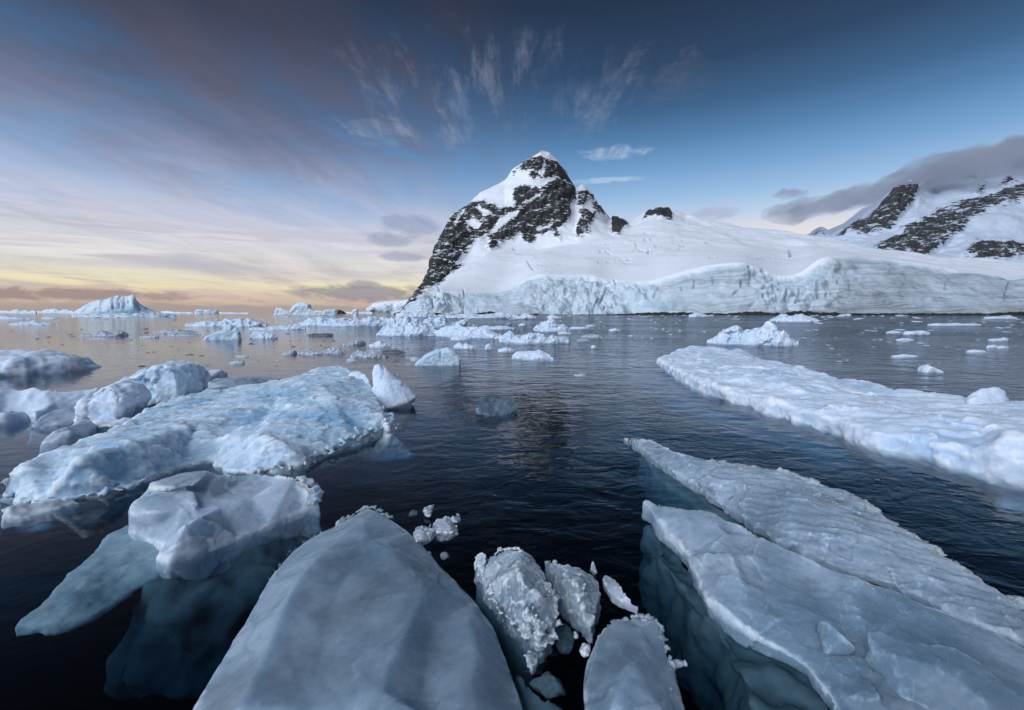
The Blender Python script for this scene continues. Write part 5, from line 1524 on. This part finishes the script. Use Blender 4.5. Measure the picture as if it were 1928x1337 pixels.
def brash_mesh(i, mat):
    rr = random.Random(900 + i)
    parts = []
    for q in range(rr.choice((1, 2, 2, 3))):
        parts.append(chunk((rr.uniform(-.5, .5), rr.uniform(-.25, .25), 0), rr.uniform(.4, .75), rr, .45))
    V_, F_ = join(parts)
    V_, F_ = voxel(V_, F_, .11)
    V_ = roughen(V_, F_, [('lump', .6, .14), ('cell', .4, .1)], i)
    V_[:, 2] += 0.02
    me_ = mesh_from('tmp', V_, F_, mat, None, np.zeros(3))
    d = me_.data
    bpy.data.objects.remove(me_)
    d.name = 'brash_piece'
    return d


white_br = [brash_mesh(i, snow_ice) for i in range(7)]
dark_br = [brash_mesh(20 + i, dark_ice) for i in range(6)]


TINY = []


def brash(u, v, w, h_, meshes, label, group, tiny=False):
    c = at(u, v)
    k = c[1] / FPX
    if tiny:
        d = rb.choice(meshes)
        co = np.empty(len(d.vertices) * 3, np.float32)
        d.vertices.foreach_get('co', co)
        li = np.empty(len(d.loops), np.int32)
        d.loops.foreach_get('vertex_index', li)
        TINY.append((co.reshape(-1, 3) * np.array([w * k * .5, w * k * .35, h_ * k * 1.5]) + c, li.reshape(-1, 4)))
        return None
    o = bpy.data.objects.new('brash_piece', rb.choice(meshes))
    COL.objects.link(o)
    o.location = c
    o.rotation_euler = (0, 0, rb.uniform(-.35, .35) + rb.choice((0, math.pi)))
    o.scale = (w * k * .5, w * k * rb.uniform(.45, .9), h_ * k * 1.5)
    tag(o, label, 'brash ice', group)
    return o


def scatter(num, box, size, ratio, meshes, label, group, dens=1.0, avoid=(), keep=1.0):
    u0, v0, u1, v1 = box
    m_, tries = 0, 0
    while m_ < num and tries < num * 20:
        tries += 1
        u = rb.uniform(u0, u1)
        v = v0 + (v1 - v0) * rb.random() ** dens
        if any(a <= u <= c and bb <= v <= d for (a, bb, c, d) in avoid):
            continue
        w = rb.uniform(*size) * (0.5 + rb.random())
        brash(u, v, w, w * rb.uniform(*ratio), meshes, label, group, m_ >= num * keep)
        m_ += 1


scatter(64, (20, 618, 560, 690), (6, 13), (.10, .2), dark_br, 'small dark fragment scattered on the calm sunset-lit water left of the white cluster', 'dark fragments on the calm water', 1.2, ((0, 650, 215, 700), (275, 672, 380, 700)), keep=0.66)
scatter(44, (520, 636, 800, 690), (5, 12), (.12, .25), dark_br, 'small dark fragment among the grey pads beyond the ice cone', 'dark fragments among the grey pads', 1.0, ((690, 680, 790, 700), (770, 650, 870, 690)), keep=0.7)
scatter(60, (985, 600, 1330, 640), (5, 13), (.16, .3), white_br, 'small white crumb of ice in the grey channel below the snow dome', 'white crumbs in the channel', 1.5, keep=0.62)
scatter(70, (1330, 598, 1925, 640), (8, 26), (.08, .16), white_br, 'thin pale strip of brash drifting off the shore below the grey ice cliff', 'pale strips of brash off the cliff', 1.6, ((1330, 605, 1510, 655),), keep=0.66)
scatter(26, (1480, 640, 1920, 690), (6, 18), (.07, .16), white_br, 'thin strip of brash on the dark water behind the long white floe', 'thin strips behind the long floe', 1.0, ((1330, 605, 1510, 660),), keep=0.7)
scatter(60, (830, 593.6, 1920, 598.5), (8, 22), (.14, .26), white_br, 'small white piece in the line of brash at the foot of the cliff', 'line of brash at the cliff foot', 1.0, keep=0.62)
scatter(40, (20, 594, 700, 606), (8, 20), (.1, .2), white_br, 'small pale piece on the distant water near the horizon icebergs', 'pale pieces near the horizon', 1.2, keep=0.6)
scatter(46, (470, 597, 1000, 634), (9, 26), (.10, .2), white_br, 'flat white scrap of brash drifting between the floes of the white cluster', 'flat scraps between the cluster floes', 1.3, keep=0.75)
scatter(20, (700, 620, 1000, 665), (5, 10), (.15, .3), white_br, 'small white bit floating around the white cluster', 'white bits around the cluster', 1.0, keep=0.7)
V_, F_ = join(TINY)
tag(mesh_from('brash_ice', V_, F_, snow_ice, None, np.zeros(3)), kind='stuff')

# ================================================================== CLOUD BANK on the far mountain
cloud_mat, n = new_mat('cloud_vapour')
tcn = n.node('ShaderNodeNewGeometry').outputs['Position']
nz = n.noise(n.mapping(tcn, (0.009, 0.008, 0.022)), 1.0, 6, 0.66, 0.5)
vp = n.node('ShaderNodeVolumePrincipled')
vp.inputs['Color'].default_value = (0.74, 0.77, 0.85, 1)
vp.inputs['Anisotropy'].default_value = 0.2
n.put(vp.inputs['Density'], n.smooth(nz, 0.36, 0.66, 0.002, 0.026))
finish(n, None, vp.outputs[0])


def cloud(spine, label, seed, Y0):
    parts = []
    for (u, v, ru, rv, Y, ry) in spine:
        c = dep(u, v, Y)
        k = Y / FPX
        pts = []
        rr = random.Random(seed + int(u))
        for i in range(60):
            d = np.array([rr.gauss(0, 1) for _ in range(3)])
            d /= np.linalg.norm(d)
            pts.append(c + d * np.array([ru * k, ry, rv * k]))
        parts.append(hull(pts))
    V_, F_ = join(parts)
    V_, F_ = voxel(V_, F_, 14)
    V_ = relax(V_, F_, 12)
    V_ = roughen(V_, F_, [('lump', 140, 26), ('lump', 50, 12)], seed)
    o_ = mesh_from('cloud', V_, F_, cloud_mat)
    tag(o_, label, 'cloud')
    return o_


cloud([(2090, 286, 190, 58, 1350, 260), (1930, 308, 130, 40, 1280, 220), (1830, 326, 110, 34, 1240, 200), (1740, 340, 90, 28, 1220, 180), (1650, 364, 80, 20, 1200, 140), (1570, 384, 80, 14, 1180, 110), (1500, 398, 70, 10, 1160, 80)], 'grey cloud bank draped along the summit ridge of the far mountain', 71, 1300)
cloud([(1475, 362, 40, 9, 1160, 60), (1500, 367, 28, 7, 1160, 50)], 'small grey cloud puff above the left tail of the cloud bank', 93, 1160)
